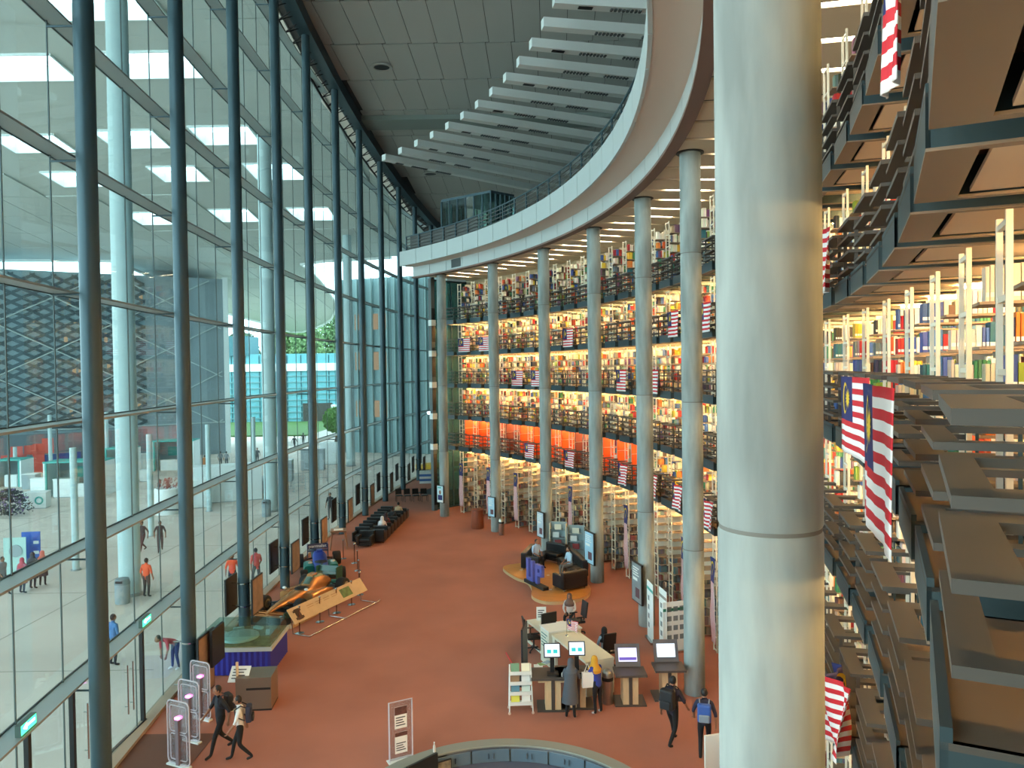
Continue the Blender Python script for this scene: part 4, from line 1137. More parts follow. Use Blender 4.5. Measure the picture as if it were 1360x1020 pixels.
t = thing('white_unit', 'white service unit with a dark opening behind the far end column', 'cabinet', (g.x+0.1, g.y, 0), 0.6)
MB().bb(-0.7, 0.7, 0, 0.7, 0, 1.35).build('lower_body', m_white, t); MB().bb(-0.75, 0.75, 0.0, 0.7, 1.75, 3.0).build('upper_body', m_white, t); MB().bb(-0.4, 0.4, 0.5, 0.65, 1.3, 1.8).build('neck', m_white, t)
MB().bb(-0.1, 0.6, -0.01, 0.0, 1.85, 2.25).build('opening', m_black, t); MB().bb(-0.6, -0.45, -0.01, 0, 2.5, 2.7).build('mark', m_black, t)
# ---- brown planter drum and steel bins
g = F(634, 703)
t = thing('drum_planter', 'reddish brown wooden drum standing before the racks', 'drum', (g.x, g.y+0.35, 0))
MB().lathe([(0.38, 0), (0.40, 0.1), (0.36, 1.1)], 20).build('drum', mat('red_wood', (138, 70, 42), 0.5, noise=0.2, scale=3, stretch=(4, 4, 0.4)), t, True)
MB().lathe([(0.40, 1.1), (0.40, 1.16)], 20).build('lid', mat('red_wood_top', (110, 54, 34), 0.5), t, True)
def steelbin(px, py, label):
    g = F(px, py); t = thing('steel_bin', label, 'bin', (g.x, g.y+0.15, 0))
    MB().lathe([(0.15, 0), (0.16, 0.02), (0.16, 0.68)], 18).build('body', mat('brushed_steel', (176, 168, 160), 0.28, metal=0.9), t, True)
    MB().lathe([(0.165, 0.68), (0.165, 0.78)], 18).build('opening_band', m_black, t, True)
    MB().lathe([(0.165, 0.78), (0.15, 0.9), (0.09, 0.98), (0.02, 1.0)], 18).build('dome_lid', mat('brushed_steel', (176, 168, 160), 0.28, metal=0.9), t, True)
steelbin(666, 711, 'slim steel bin with dome lid at the planter column')
steelbin(808, 937, 'slim steel bin with dome lid beside the visitor in the yellow headscarf')
# ---- small wooden stool table and stanchions
g = F(450, 728)
t = thing('side_table', 'wooden stool table with a white top behind the blue racing car', 'table', (g.x, g.y, 0), 0.2)
MB().bb(-0.42, 0.42, -0.42, 0.42, 0.95, 1.02).build('top', mat('stool_wood', (140, 104, 80), 0.5), t); MB().bb(-0.25, 0.25, -0.25, 0.25, 1.02, 1.03).build('paper', m_paper, t)
for sx in (-1, 1):
    for sy in (-1, 1): MB().cyl((sx*0.45, sy*0.45, 0), (sx*0.33, sy*0.33, 0.95), 0.035, 0.05, n=8).build('leg', mat('stool_wood', (140, 104, 80), 0.5), t)
def stanchion(p, label):
    t = thing('stanchion', label, 'stanchion', (p.x, p.y, p.z), 0, 'chrome stanchions round the racing cars')
    MB().lathe([(0.17, 0), (0.17, 0.015), (0.10, 0.04), (0.03, 0.05)], 20).build('base', m_chrome, t, True)
    MB().lathe([(0.024, 0.04), (0.024, 0.94)], 12).build('pole', mat('copper_pole', (150, 110, 92), 0.25, metal=0.8), t, True)
    MB().ell((0, 0, 0.97), (0.045, 0.045, 0.045)).build('knob', m_chrome, t, True)
for (px, py), lab in (((374, 855), 'chrome stanchion standing alone before the gold show car'), ((398, 841), 'chrome stanchion behind the near end of the slanted board'), ((425, 826), 'chrome stanchion behind the middle of the slanted board'), ((447, 814), 'chrome stanchion behind the board beside its landscape picture'), ((467, 803), 'chrome stanchion behind the board near its end'),
                      ((478, 790), 'chrome stanchion behind the far tip of the slanted board'), ((477, 772), 'chrome stanchion beside the blue racing car'), ((475, 758), 'chrome stanchion between racing car and seats'), ((471, 748), 'chrome stanchion nearest the black armchairs'), ((456, 742), 'chrome stanchion beside the small wooden table')):
    stanchion(F(px, py), lab)
# ---- slanted information board on a tube frame
a = F(392, 846); b = F(488, 798); dv = b-a; L = dv.length
t = thing('information_board', 'long slanted cream information board before the racing cars', 'information board', (a.x, a.y, 0), math.atan2(dv.y, dv.x))
sl_ = Matrix.Rotation(math.radians(-38), 4, 'X')
Mb = T(0, 0, 0.45) @ Matrix.Rotation(math.radians(-38), 4, 'X')
MB().bb(0, L, -0.02, 0.0, 0.0, 0.62, 0, Mb).build('panel', mat('board_tan', (196, 172, 138), 0.6, noise=0.08, scale=3), t)
MB().bb(0.28, 0.55, -0.028, -0.02, 0.08, 0.52, 0, Mb).bb(0.2, 0.63, -0.027, -0.02, 0.10, 0.2, 0, Mb).bb(0.2, 0.63, -0.027, -0.02, 0.40, 0.48, 0, Mb).build('car_silhouette', mat('ink_brown', (62, 40, 30), 0.7), t)
MB().bb(L*0.66, L*0.80, -0.028, -0.02, 0.12, 0.5, 0, Mb).build('landscape_picture', mat('picture_green', (84, 112, 66), 0.6, noise=0.4, scale=6), t)
m = MB()
for k in range(4):
    m.bb(1.0+k*0.5, 1.4+k*0.5, -0.026, -0.02, 0.44, 0.46, 0, Mb); m.bb(1.0+k*0.5, 1.35+k*0.5, -0.026, -0.02, 0.36, 0.375, 0, Mb)
m.build('print_lines', mat('ink_tan', (150, 116, 80), 0.7), t)
for u in (0.15, L/2, L-0.15):
    MB().tube([(u, 0.30, 0.85), (u, 0.22, 0.04), (u, -0.55, 0.03), (u+0.35, -0.5, 0.03)], 0.025, 6).build('leg', m_chrome, t, True)
MB().cyl((0.15, -0.52, 0.03), (L-0.15, -0.52, 0.03), 0.025, n=6).build('foot_bar', m_chrome, t)
# ---- racing cars
m_tyre = mat('tyre', (26, 26, 28), 0.8); m_rim = mat('rim', (150, 140, 120), 0.3, metal=0.8)
def loft(secs, n=14):
    """secs: (x, halfwidth, z0, z1, squareness) closed superellipse sections"""
    m = MB(); vs = []
    for x, w_, z0, z1, e in secs:
        for i in range(n):
            t_ = 2*PI*i/n; c_, s_ = math.cos(t_), math.sin(t_)
            vs.append((x, w_*math.copysign(abs(c_)**e, c_), (z0+z1)/2+(z1-z0)/2*math.copysign(abs(s_)**e, s_)))
    fs = []
    for k in range(len(secs)-1):
        for i in range(n): fs.append((k*n+i, k*n+(i+1) % n, (k+1)*n+(i+1) % n, (k+1)*n+i))
    fs += [tuple(range(n-1, -1, -1)), tuple(range((len(secs)-1)*n, len(secs)*n))]
    return m.add(vs, fs)
def racing_car(loc, rz, label, body, accent, nose, wing, lettering=None, spine=None):
    t = thing('racing_car', label, 'racing car', loc, rz)
    if spine: loft([(-1.85, 0.10, 0.45, 0.62, 0.8), (-1.2, 0.20, 0.6, 0.92, 0.8), (-0.6, 0.24, 0.6, 1.0, 0.8), (-0.2, 0.2, 0.5, 0.72, 0.8)]).build('engine_cover', spine, t, True)
    loft([(-1.9, 0.16, 0.25, 0.55, 0.7), (-1.3, 0.30, 0.15, 0.85, 0.7), (-0.55, 0.34, 0.12, 0.95, 0.7), (-0.1, 0.36, 0.12, 0.62, 0.6), (0.6, 0.33, 0.14, 0.60, 0.6), (1.3, 0.22, 0.22, 0.52, 0.7), (1.9, 0.15, 0.26, 0.42, 0.8)]).build('monocoque', body, t, True)
    loft([(1.85, 0.155, 0.255, 0.425, 0.8), (2.2, 0.12, 0.24, 0.36, 0.8), (2.45, 0.06, 0.22, 0.28, 0.9)]).build('nose_cone', nose, t, True)
    for s in (-1, 1):
        sp = loft([(-1.25, 0.12, 0.12, 0.34, 0.6), (-0.7, 0.22, 0.12, 0.50, 0.6), (0.15, 0.26, 0.12, 0.56, 0.6), (0.5, 0.24, 0.14, 0.54, 0.6)]); sp.v = [(x, y+s*0.55, z) for x, y, z in sp.v]; sp.build('sidepod', accent, t, True)
    m = MB().lathe([(0.30, 0), (0.28, 0.03), (0.24, 0.02)], 18, (0.1, 0, 0.60)); m.build('cockpit_rim', m_black, t, True)
    MB().ell((0.12, 0, 0.6), (0.34, 0.22, 0.06)).build('cockpit_opening', m_black, t, True)
    MB().bb(-0.85, -0.5, -0.13, 0.13, 0.86, 1.02).build('air_intake', body, t)
    for s in (-1, 1): MB().ell((0.55, s*0.52, 0.70), (0.05, 0.10, 0.06)).build('mirror', m_white, t, True)
    for x, wd, r in ((-1.6, 0.38, 0.33), (1.45, 0.32, 0.31)):
        for s in (-1, 1):
            yc = s*(0.90 if x < 0 else 0.85)
            w_ = MB(); prof = [(r*0.55, -wd/2), (r*0.92, -wd/2), (r, -wd/2+0.05), (r, wd/2-0.05), (r*0.92, wd/2), (r*0.55, wd/2)]
            w_.lathe(prof, 24, M=T(x, yc, r) @ RX(PI/2)); w = w_.build('wheel', m_tyre, t, True)
            MB().lathe([(r*0.55, -wd/2-0.004), (0.06, -wd/2+0.06), (0.06, wd/2-0.06), (r*0.55, wd/2+0.004)], 20, M=T(x, yc, r) @ RX(PI/2)).build('hub', m_rim, w, True)
            MB().cyl((x, s*0.25, 0.42), (x, yc-s*wd/2, 0.36), 0.02, n=6).cyl((x+0.25, s*0.25, 0.3), (x, yc-s*wd/2, 0.28), 0.02, n=6).cyl((x-0.2, s*0.25, 0.35), (x, yc-s*wd/2, 0.30), 0.02, n=6).build('suspension', m_black, t)
    MB().bb(2.05, 2.45, -0.78, 0.78, 0.12, 0.15).bb(2.0, 2.2, -0.78, 0.78, 0.18, 0.205).build('front_wing', accent, t)
    for s in (-1, 1):
        MB().bb(1.95, 2.48, s*0.79-0.015, s*0.79+0.015, 0.08, 0.34).build('wing_endplate', wing, t)
        MB().bb(-2.25, -1.75, s*0.50-0.015, s*0.50+0.015, 0.35, 1.02).build('rear_endplate', wing, t)
    MB().bb(-2.2, -1.85, -0.5, 0.5, 0.66, 0.69).build('rear_wing', wing, t)
    o = MB().bb(-0.015, 0.015, -0.5, 0.5, -0.13, 0.13).build('rear_flap', wing, t, loc=(-1.98, 0, 0.9)); o.rotation_euler = (0, math.radians(-12), 0)
    if lettering: text(lettering, 0.2, m_white, o, 'lettering', 0.002, T(0.02, 0, 0.0) @ RZ(PI/2) @ RX(PI/2), width=0.86)
    MB().bb(-1.3, 1.2, -0.72, 0.72, 0.06, 0.10).build('floor_plank', m_black, t)
    MB().bb(-2.0, -1.9, -0.05, 0.05, 0.2, 0.66).build('wing_pillar', m_black, t)
    return t
m_gold = mat('gold_paint', (206, 146, 92), 0.25, metal=0.6); m_dkgreen = mat('dark_green_paint', (36, 78, 66), 0.3); m_gteal = mat('grey_teal_paint', (96, 118, 108), 0.3, metal=0.3)
m_cblue = mat('car_blue', (44, 66, 160), 0.3); m_cgreen = mat('car_teal', (30, 116, 106), 0.3); m_cyel = mat('car_yellow', (232, 176, 30), 0.35); m_navy = mat('car_navy', (34, 38, 78), 0.35)
b0 = F(352, 836); b1 = F(452, 783)
fr = F(432, 781); rr_ = F(421, 745)
dv = fr-rr_
racing_car(tuple(rr_.lerp(fr, 0.5)), math.atan2(dv.y, dv.x), 'blue and teal racing car with yellow nose and lettered rear wing', m_cblue, m_cgreen, m_cyel, m_navy, 'parmalat')
f2 = F(366, 822); r2 = F(436, 786); dv = f2-r2
gc = r2.lerp(f2, 0.5)
t = thing('car_plinth', 'low black plinth with a tan edge under the gold show car', 'plinth', (gc.x, gc.y, 0), math.atan2(dv.y, dv.x))
MB().bb(-2.7, 2.75, -1.15, 1.15, 0.0, 0.12).build('base', m_black, t); MB().bb(-2.7, 2.75, 1.15, 1.32, 0, 0.14).build('edge_strip', mat('edge_tan', (190, 156, 116), 0.6), t)
racing_car((gc.x, gc.y, 0.12), math.atan2(dv.y, dv.x), 'gold and dark green show car on a black plinth', m_gold, m_gold, m_gold, m_dkgreen, None, m_gteal)
# ---- site model on a blue skirted table under a glass cover
g = [F(x, y, 0.0) for x, y in ((293, 897), (340, 897), (354, 868), (311, 866))]
c = (g[0]+g[1]+g[2]+g[3])/4; w = (g[1]-g[0]).length; dp = ((g[3]-g[0]).length+(g[2]-g[1]).length)/2
t = thing('model_table', 'site model on a table with a pleated royal blue skirt', 'model table', (c.x, c.y, 0), 0.03)
w, dp = 2.3, 2.0
m = MB()
def pleat(x0, y0, x1, y1, n):
    d_ = Vector((x1-x0, y1-y0)); nn = Vector((d_.y, -d_.x)).normalized(); pts = []
    for k in range(n+1):
        q = Vector((x0, y0))+d_*(k/n)+nn*(0.035*(k % 2)); pts.append(q)
    return pts
loop = pleat(-w/2, -dp/2, w/2, -dp/2, 26)+pleat(w/2, -dp/2, w/2, dp/2, 22)+pleat(w/2, dp/2, -w/2, dp/2, 26)+pleat(-w/2, dp/2, -w/2, -dp/2, 22)
vs = [(q.x, q.y, 0.02) for q in loop]+[(q.x, q.y, 0.78) for q in loop]; n = len(loop)
m.add(vs, [(i, (i+1) % n, n+(i+1) % n, n+i) for i in range(n)]); m.build('skirt', mat('royal_blue', (32, 34, 140), 0.7), t)
MB().bb(-w/2-0.06, w/2+0.06, -dp/2-0.06, dp/2+0.06, 0.78, 0.9).build('rim', mat('rim_grey', (176, 184, 184), 0.4), t)
MB().bb(-w/2, w/2, -dp/2, dp/2, 0.9, 0.93).build('terrain', mat('terrain', (120, 116, 84), 0.9, noise=0.3, scale=5), t)
mm = MB(); mm.lathe([(0.62, 0.93), (0.6, 1.0), (0.3, 1.08), (0.05, 1.1)], 24, (-0.1, -0.1, 0)); mm.build('model_dome', mat('model_pale', (150, 180, 178), 0.4), t, True)
m = MB()
for k in range(4): m.box((0.75*math.cos(k*0.9+0.3), 0.75*math.sin(k*0.9+0.3), 0.97), (0.35, 0.12, 0.08), 0, k*0.9+1.8)
m.build('model_block', mat('model_pale', (150, 180, 178), 0.4), t)
m = MB()
for (x0, x1, y0, y1) in ((-w/2, w/2, -dp/2, -dp/2+0.012), (-w/2, w/2, dp/2-0.012, dp/2), (-w/2, -w/2+0.012, -dp/2, dp/2), (w/2-0.012, w/2, -dp/2, dp/2)): m.bb(x0, x1, y0, y1, 0.93, 1.25)
m.bb(-w/2, w/2, -dp/2, dp/2, 1.25, 1.262); m.build('glass_cover', m_clear, t)
# ---- steel box with a slanted notice
g = F(328, 945)
t = thing('steel_box', 'brushed steel return box on the carpet behind the two walking men', 'box', (g.x+0.15, g.y+0.45, 0), 0.08)
MB().bb(-0.5, 0.5, -0.42, 0.42, 0.05, 0.95).build('body', mat('brushed_box', (140, 126, 112), 0.35, metal=0.6), t); MB().bb(-0.5, 0.5, -0.42, 0.42, 0.0, 0.05).build('base', m_black, t)
MB().bb(-0.2, 0.48, -0.425, -0.42, 0.6, 0.66).build('slot', m_black, t)
g = F(312, 946)
t = thing('notice_stand', 'white slanted notice on a wooden post', 'notice stand', (g.x, g.y+0.15, 0), 0.0)
MB().bb(-0.03, 0.03, 0.06, 0.12, 0, 1.35).build('post', m_pwood, t); Mn = T(0.05, -0.05, 0.82) @ RX(math.radians(-50))
MB().bb(-0.28, 0.28, -0.01, 0.01, 0.0, 0.5, 0, Mn).build('notice', m_paper, t)
lines(MB(), -0.22, 0.2, 0.05, 0.45, 0, 1).v
m = MB()
for k in range(4): m.bb(-0.2, 0.12+0.05*(k % 2), -0.016, -0.01, 0.1+k*0.09, 0.13+k*0.09, 0, Mn)
m.build('print_lines', mat('ink', (70, 70, 74), 0.7), t)
MB().bb(-0.15, 0.15, -0.1, 0.2, 0, 0.02).build('foot', m_pwood, t)
# ---- security gates
def gate(px, py, label):
    g = F(px, py); t = thing('security_gate', label, 'security gate', (g.x, g.y, 0), math.radians(-24), 'clear security gates at the entrance')
    def rr(x0, x1, z0, z1, r, off=0.0):
        pts = []
        for cx, cz, a0 in ((x1-r, z1-r, 0), (x0+r, z1-r, 90), (x0+r, z0+r, 180), (x1-r, z0+r, 270)):
            for k in range(5):
                a = math.radians(a0+k*22.5); pts.append((cx+r*math.cos(a), off, cz+r*math.sin(a)))
        return pts+[pts[0]]
    MB().tube(rr(-0.36, 0.36, 0.06, 1.62, 0.12), 0.018, 6).build('outer_loop', mat('acrylic_edge', (196, 190, 198), 0.25), t, True)
    MB().tube(rr(-0.27, 0.27, 0.86, 1.5, 0.06), 0.012, 6).tube(rr(-0.27, 0.27, 0.16, 0.8, 0.06), 0.012, 6).build('antenna_loop', mat('acrylic_edge', (196, 190, 198), 0.25), t, True)
    MB().bb(-0.36, 0.36, -0.008, 0.008, 0.08, 1.60).build('acrylic_sheet', glassmat('acrylic', (238, 236, 238), 0.05, haze=0.10, hazec=(220, 214, 222)), t)
    MB().bb(-0.05, 0.05, -0.06, 0.06, 0.0, 1.18).build('centre_post', mat('post_mauve', (120, 104, 110), 0.5), t)
    MB().bb(-0.06, 0.06, -0.065, 0.065, 1.18, 1.23).build('pink_lamp', emis('pink_led', (255, 120, 220), 5.0), t)
    MB().bb(-0.36, 0.36, -0.07, 0.07, 0.0, 0.05).build('foot', m_white, t)
gate(238, 1018, 'clear security gate with pink lamp nearest the entrance mat'); gate(252, 985, 'clear security gate with pink lamp between the other two gates'); gate(267, 955, 'clear security gate with pink lamp nearest the orange sided panel')
o = MB().bb(-1.2, 1.2, -1.0, 1.0, 0, 0.012).build('indoor_mat', mat('mat_brown', (104, 70, 56), 0.95)); g = F(205, 1000); o.location = (g.x, g.y, 0); tag(o, 'dull brown mat inside the glass doors', 'mat')
# ---- clear sign frame in the foreground
g = F(533, 1010)
t = thing('sign_frame', 'tall clear acrylic sign frame holding two notices', 'sign stand', (g.x, g.y, 0), math.radians(28))
MB().tube([(-0.30, 0, 0.02), (-0.30, 0, 1.5), (0.30, 0, 1.5), (0.30, 0, 0.02)], 0.02, 6).build('frame', mat('acrylic_edge', (196, 190, 198), 0.25), t)
MB().bb(-0.3, 0.3, -0.006, 0.006, 0.05, 1.48).build('acrylic_sheet', glassmat('acrylic', (238, 236, 238), 0.05, haze=0.10, hazec=(220, 214, 222)), t)
for z0, z1, nm in ((0.82, 1.36, 'upper'), (0.2, 0.72, 'lower')):
    n_ = MB().bb(-0.16, 0.16, -0.014, -0.007, z0, z1).build('notice', m_paper, t)
    MB().bb(-0.16, 0.16, -0.018, -0.014, z1-0.2 if nm == 'upper' else z1-0.1, z1).build('photo_block', mat('photo_dark', (96, 60, 54), 0.6, noise=0.4, scale=12), n_)
    lines(MB(), -0.13, 0.13, z0+0.05, z1-0.24, -0.0145, 4).build('print_lines', mat('ink', (70, 70, 74), 0.7), n_)
MB().bb(-0.34, 0.34, -0.15, 0.15, 0, 0.02).build('foot', m_white, t)
# ---- round reception counter at the bottom of the view
cc = Vector((-0.26, 14.35, 0)); Ro, Ri = 3.35, 2.85
t = thing('round_counter', 'round grey reception counter with blue grey cabinets inside', 'reception counter', tuple(cc))
def segs(r0, r1, z0, z1, a0, a1, n):
    m = MB(); vs = []
    for i in range(n+1):
        a = math.radians(a0+(a1-a0)*i/n)
        for r, z in ((r0, z0), (r1, z0), (r1, z1), (r0, z1)): vs.append((r*math.cos(a), r*math.sin(a), z))
    fs = []
    for i in range(n):
        for j in range(4): fs.append((4*i+j, 4*i+(j+1) % 4, 4*i+4+(j+1) % 4, 4*i+4+j))
    return m.add(vs, fs+[(3, 2, 1, 0), (4*n, 4*n+1, 4*n+2, 4*n+3)])
m_ctop = mat('counter_grey', (128, 132, 124), 0.4); m_cab = mat('cabinet_blue_grey', (84, 104, 118), 0.45)
segs(3.04, Ro, 1.06, 1.10, -30, 210, 48).build('worktop', m_ctop, t, True)
segs(3.05, 3.3, 0.0, 1.06, -30, 210, 48).build('outer_wall', m_ctop, t, True)
segs(2.3, 3.0, 0.70, 0.74, -30, 210, 48).build('inner_desk', mat('inner_desk', (84, 88, 104), 0.6), t, True)
segs(3.0, 3.06, 1.03, 1.07, -30, 210, 48).build('rim_strip', m_chrome, t, True)
for k in range(12):
    a0_ = -14+k*17.0
    if 128 < a0_ < 160: continue
    d_ = segs(2.98, 3.02, 0.75, 1.03, a0_+0.4, a0_+16.6, 5).build('cabinet_door', m_cab, t, True)
    for s in (7.4, 9.6):
        a = math.radians(a0_+s); MB().cyl((2.95*math.cos(a), 2.95*math.sin(a), 0.84), (2.95*math.cos(a), 2.95*math.sin(a), 0.96), 0.014, n=6).build('handle', m_chrome, d_)
segs(2.4, 2.44, 0.0, 0.70, -30, 210, 48).build('modesty_panel', m_cab, t, True)
MB().lathe([(2.38, 0.0), (2.38, 0.015)], 48).build('inner_floor', mat('inner_carpet', (84, 88, 104), 0.95), t)
a = math.radians(131); p = cc+Vector((2.72*math.cos(a), 2.72*math.sin(a), 0.74))
t = thing('monitor', 'black monitor seen from behind on the ledge of the round counter', 'monitor', tuple(p), a+PI/2+0.1)
MB().bb(-0.42, 0.42, -0.03, 0.03, 0.12, 0.55).build('panel', m_black, t); MB().bb(-0.05, 0.05, -0.06, 0.0, 0.0, 0.2).build('stand', m_black, t); MB().bb(-0.15, 0.15, -0.12, 0.12, 0, 0.02).build('foot', m_black, t)
a = math.radians(119); p = cc+Vector((2.85*math.cos(a), 2.85*math.sin(a), 0.74))
t = thing('picture_screen', 'small screen showing a picture on the counter ledge', 'screen', tuple(p), a+PI/2)
MB().bb(-0.2, 0.2, -0.02, 0.02, 0.02, 0.3).build('case', m_black, t); MB().bb(-0.18, 0.18, 0.02, 0.024, 0.06, 0.28).build('picture', mat('picture_mix', (120, 110, 90), 0.5, noise=0.5, scale=10), t)
MB().bb(-0.16, 0.16, 0.03, 0.14, 0.0, 0.02).build('keyboard', m_paper, t)
a = math.radians(120); p = cc+Vector((3.2*math.cos(a), 3.2*math.sin(a), 1.10))
t = thing('bottle', 'small clear bottle on the round counter top', 'bottle', tuple(p)); MB().lathe([(0.03, 0), (0.03, 0.13), (0.012, 0.17), (0.012, 0.2)], 12).build('body', mat('bottle_pale', (200, 190, 180), 0.3), t, True); MB().lathe([(0.014, 0.2), (0.014, 0.22)], 10).build('cap', m_white, t)
# ---- wooden platform with black corner sofa
cps = [(668, 757), (690, 752), (730, 750), (762, 768), (783, 782), (780, 795), (755, 802), (725, 803), (707, 796), (706, 785), (700, 776), (684, 770)]
pts = [F(x, y) for x, y in cps]; cx_ = sum(p.x for p in pts)/len(pts); cy_ = sum(p.y for p in pts)/len(pts)
sm = []
n = len(pts)
for i in range(n):
    p0, p1, p2, p3 = pts[(i-1) % n], pts[i], pts[(i+1) % n], pts[(i+2) % n]
    for k in range(5):
        u = k/5; sm.append(0.5*((2*p1)+(p2-p0)*u+(2*p0-5*p1+4*p2-p3)*u*u+(3*p1-p0-3*p2+p3)*u**3))
t = thing('wooden_platform', 'low kidney shaped honey wood platform under the black sofa', 'platform', (cx_, cy_, 0))
MB().prism([(p.x-cx_, p.y-cy_) for p in sm], 0.0, 0.13).build('side', mat('platform_side', (196, 160, 116), 0.6), t)
MB().prism([((p.x-cx_)*0.995, (p.y-cy_)*0.995) for p in sm], 0.13, 0.15).build('top', m_wood, t)
m = MB()
for px, py in ((692, 757), (731, 783), (728, 764)):
    q = F(px, py, 0.15); m.bb(q.x-cx_-0.06, q.x-cx_+0.06, q.y-cy_-0.04, q.y-cy_+0.04, 0.15, 0.155)
m.build('floor_socket', m_white, t)
ZS = 0.15
def sofa(p0, p1, label, back_left, arms):
    """sofa along p0->p1, backrest on the left side if back_left"""
    dv = p1-p0; L = dv.length; t = thing('sofa', label, 'sofa', (p0.x, p0.y, ZS), math.atan2(dv.y, dv.x))
    s = 1 if back_left else -1
    y0, y1 = (-0.45, 0.45)
    rounded(MB().bb(0.05, L-0.05, -0.42, 0.42, 0.10, 0.26), 'base', m_leather, t, 0.03)
    n_ = max(1, int(L/0.7))
    for k in range(n_): rounded(MB().bb(0.08+k*(L-0.16)/n_, 0.06+(k+1)*(L-0.16)/n_, -0.40 if s > 0 else -0.18, 0.18 if s > 0 else 0.40, 0.26, 0.44), 'seat_cushion', m_leather, t)
    rounded(MB().bb(0.0, L, 0.18*s if s > 0 else -0.45, 0.45 if s > 0 else -0.18, 0.10, 0.82), 'backrest', m_leather, t)
    for u in arms: rounded(MB().bb(u*L-(0.18 if u else 0), u*L+(0 if u else 0.18), -0.45, 0.45, 0.10, 0.66), 'armrest', m_leather, t)
    for u in (0.12, L-0.12):
        for v in (-0.35, 0.35): MB().cyl((u, v, 0), (u, v, 0.1), 0.03, n=8).build('foot', m_chrome, t)
    return t
s0 = F(704, 755, ZS); s1 = F(741, 748, ZS); s2 = F(768, 768, ZS); s3 = F(752, 787, ZS)
sofa(F(704, 758, ZS), F(716, 744, ZS), 'black leather sofa block at the left end of the platform where a reader sits', True, (0,))
sofa(F(722, 742, ZS), F(748, 747, ZS), 'black leather sofa along the back edge of the platform', True, ())
sofa(F(751, 751, ZS), F(769, 769, ZS), 'black leather sofa along the column side of the platform', True, ())
sofa(F(773, 778, ZS), F(741, 784, ZS), 'black leather sofa block at the near corner of the platform', True, (0, 1))
g = F(712, 778, ZS)
t = thing('letter_sign', 'blue letter shaped sign on a black base on the platform edge', 'sign', (g.x, g.y, ZS), math.radians(-62))
MB().bb(-0.85, 0.85, -0.14, 0.14, 0, 0.14).build('base', m_black, t)
m_lblue = mat('letter_blue', (84, 92, 168), 0.4)
MB().bb(-0.75, -0.55, -0.07, 0.07, 0.14, 1.1).bb(-0.35, -0.17, -0.07, 0.07, 0.14, 1.05).bb(-0.55, -0.35, -0.07, 0.07, 0.14, 0.3).build('letter_u', m_lblue, t)
MB().bb(0.05, 0.24, -0.07, 0.07, 0.14, 1.0).bb(0.24, 0.6, -0.07, 0.07, 0.82, 1.0).bb(0.45, 0.62, -0.07, 0.07, 0.5, 0.9).bb(0.24, 0.6, -0.07, 0.07, 0.5, 0.64).build('letter_p', m_lblue, t)
# ---- leaflet display stands
for i, (px, py, lab) in enumerate(((741, 742, 'grey leaflet display stand with cream sides behind the sofa'), (765, 748, 'grey leaflet display stand beside the framed poster column'))):
    g = F(px, py); t = thing('leaflet_stand', lab, 'display stand', (g.x+0.1, g.y+0.7, 0), -0.25)
    MB().bb(-0.42, 0.42, 0.0, 0.05, 0.0, 1.75).build('back_panel', mat('stand_grey', (150, 168, 170), 0.5), t)
    for s in (-1, 1): MB().bb(s*0.42-0.02, s*0.42+0.02, -0.35, 0.05, 0, 1.7).build('side_panel', m_cream if i == 0 else mat('stand_grey', (150, 168, 170), 0.5), t)
    for k in range(4):
        z = 0.15+k*0.4; sh_ = MB().bb(-0.4, 0.4, -0.3, 0.0, z, z+0.03).build('tier', mat('stand_tier', (130, 142, 142), 0.5), t)
        MB().bb(-0.28+0.1*(k % 2), 0.05+0.12*(k % 2), -0.2, -0.18, z+0.03, z+0.3).build('leaflet', [m_cream, mat('leaf_red', (150, 60, 60), 0.6), m_paper, m_cream][k], sh_)
# ---- service counter
def quadprism(pxs, z0, z1):
    q = [F(x, y, z1) for x, y in pxs]; return [(p.x, p.y) for p in q]
m_panelw = mat('counter_cream', (216, 214, 196), 0.45); m_redp = mat('counter_red', (146, 74, 46), 0.5)
ca, cb = F(745, 832), F(782, 905)
# local frame: +x towards the viewer end, built along the desk direction
dA = F(712, 822, 0.75); dB = F(797, 876, 1.05)
dirv = Vector((dB.x-dA.x, dB.y-dA.y, 0)); LD = dirv.length
t = thing('service_counter', 'cream service counter with red panels and a raised middle part', 'service counter', (dA.x, dA.y, 0), math.atan2(dirv.y, dirv.x))
print('desk', LD, dA, dB)
W_ = 0.95
MB().bb(0.0, LD*0.36, -W_/2+0.1, W_/2, 0.70, 0.76).build('low_top', m_panelw, t)
MB().bb(0.0, 0.08, -W_/2+0.1, W_/2, 0.0, 0.70).build('end_panel', m_panelw, t); MB().bb(0.08, LD*0.36, -W_/2+0.16, -W_/2+0.2, 0.08, 0.70).build('front_panel', m_redp, t)
MB().bb(0.08, LD*0.36, -W_/2+0.1, -W_/2+0.3, 0.0, 0.08).build('plinth', m_panelw, t)
MB().bb(LD*0.36, LD*0.50, -W_/2-0.1, W_/2+0.1, 0.0, 1.12).build('raised_block', m_panelw, t); MB().bb(LD*0.35, LD*0.51, -W_/2-0.12, W_/2+0.12, 1.12, 1.16).build('raised_top', m_white, t)
m = MB()
for k in range(5): m.bb(LD*0.375, LD*(0.47-0.02*(k % 2)), -W_/2-0.108, -W_/2-0.1, 0.55+k*0.1, 0.58+k*0.1)
m.build('notice_lines', mat('ink_teal', (70, 120, 120), 0.6), t)
MB().bb(LD*0.50, LD, -W_/2, W_/2, 0.98, 1.05).build('high_top', m_cream, t); MB().bb(LD-0.06, LD, -W_/2+0.02, W_/2-0.02, 0, 0.98).build('end_panel', m_panelw, t)
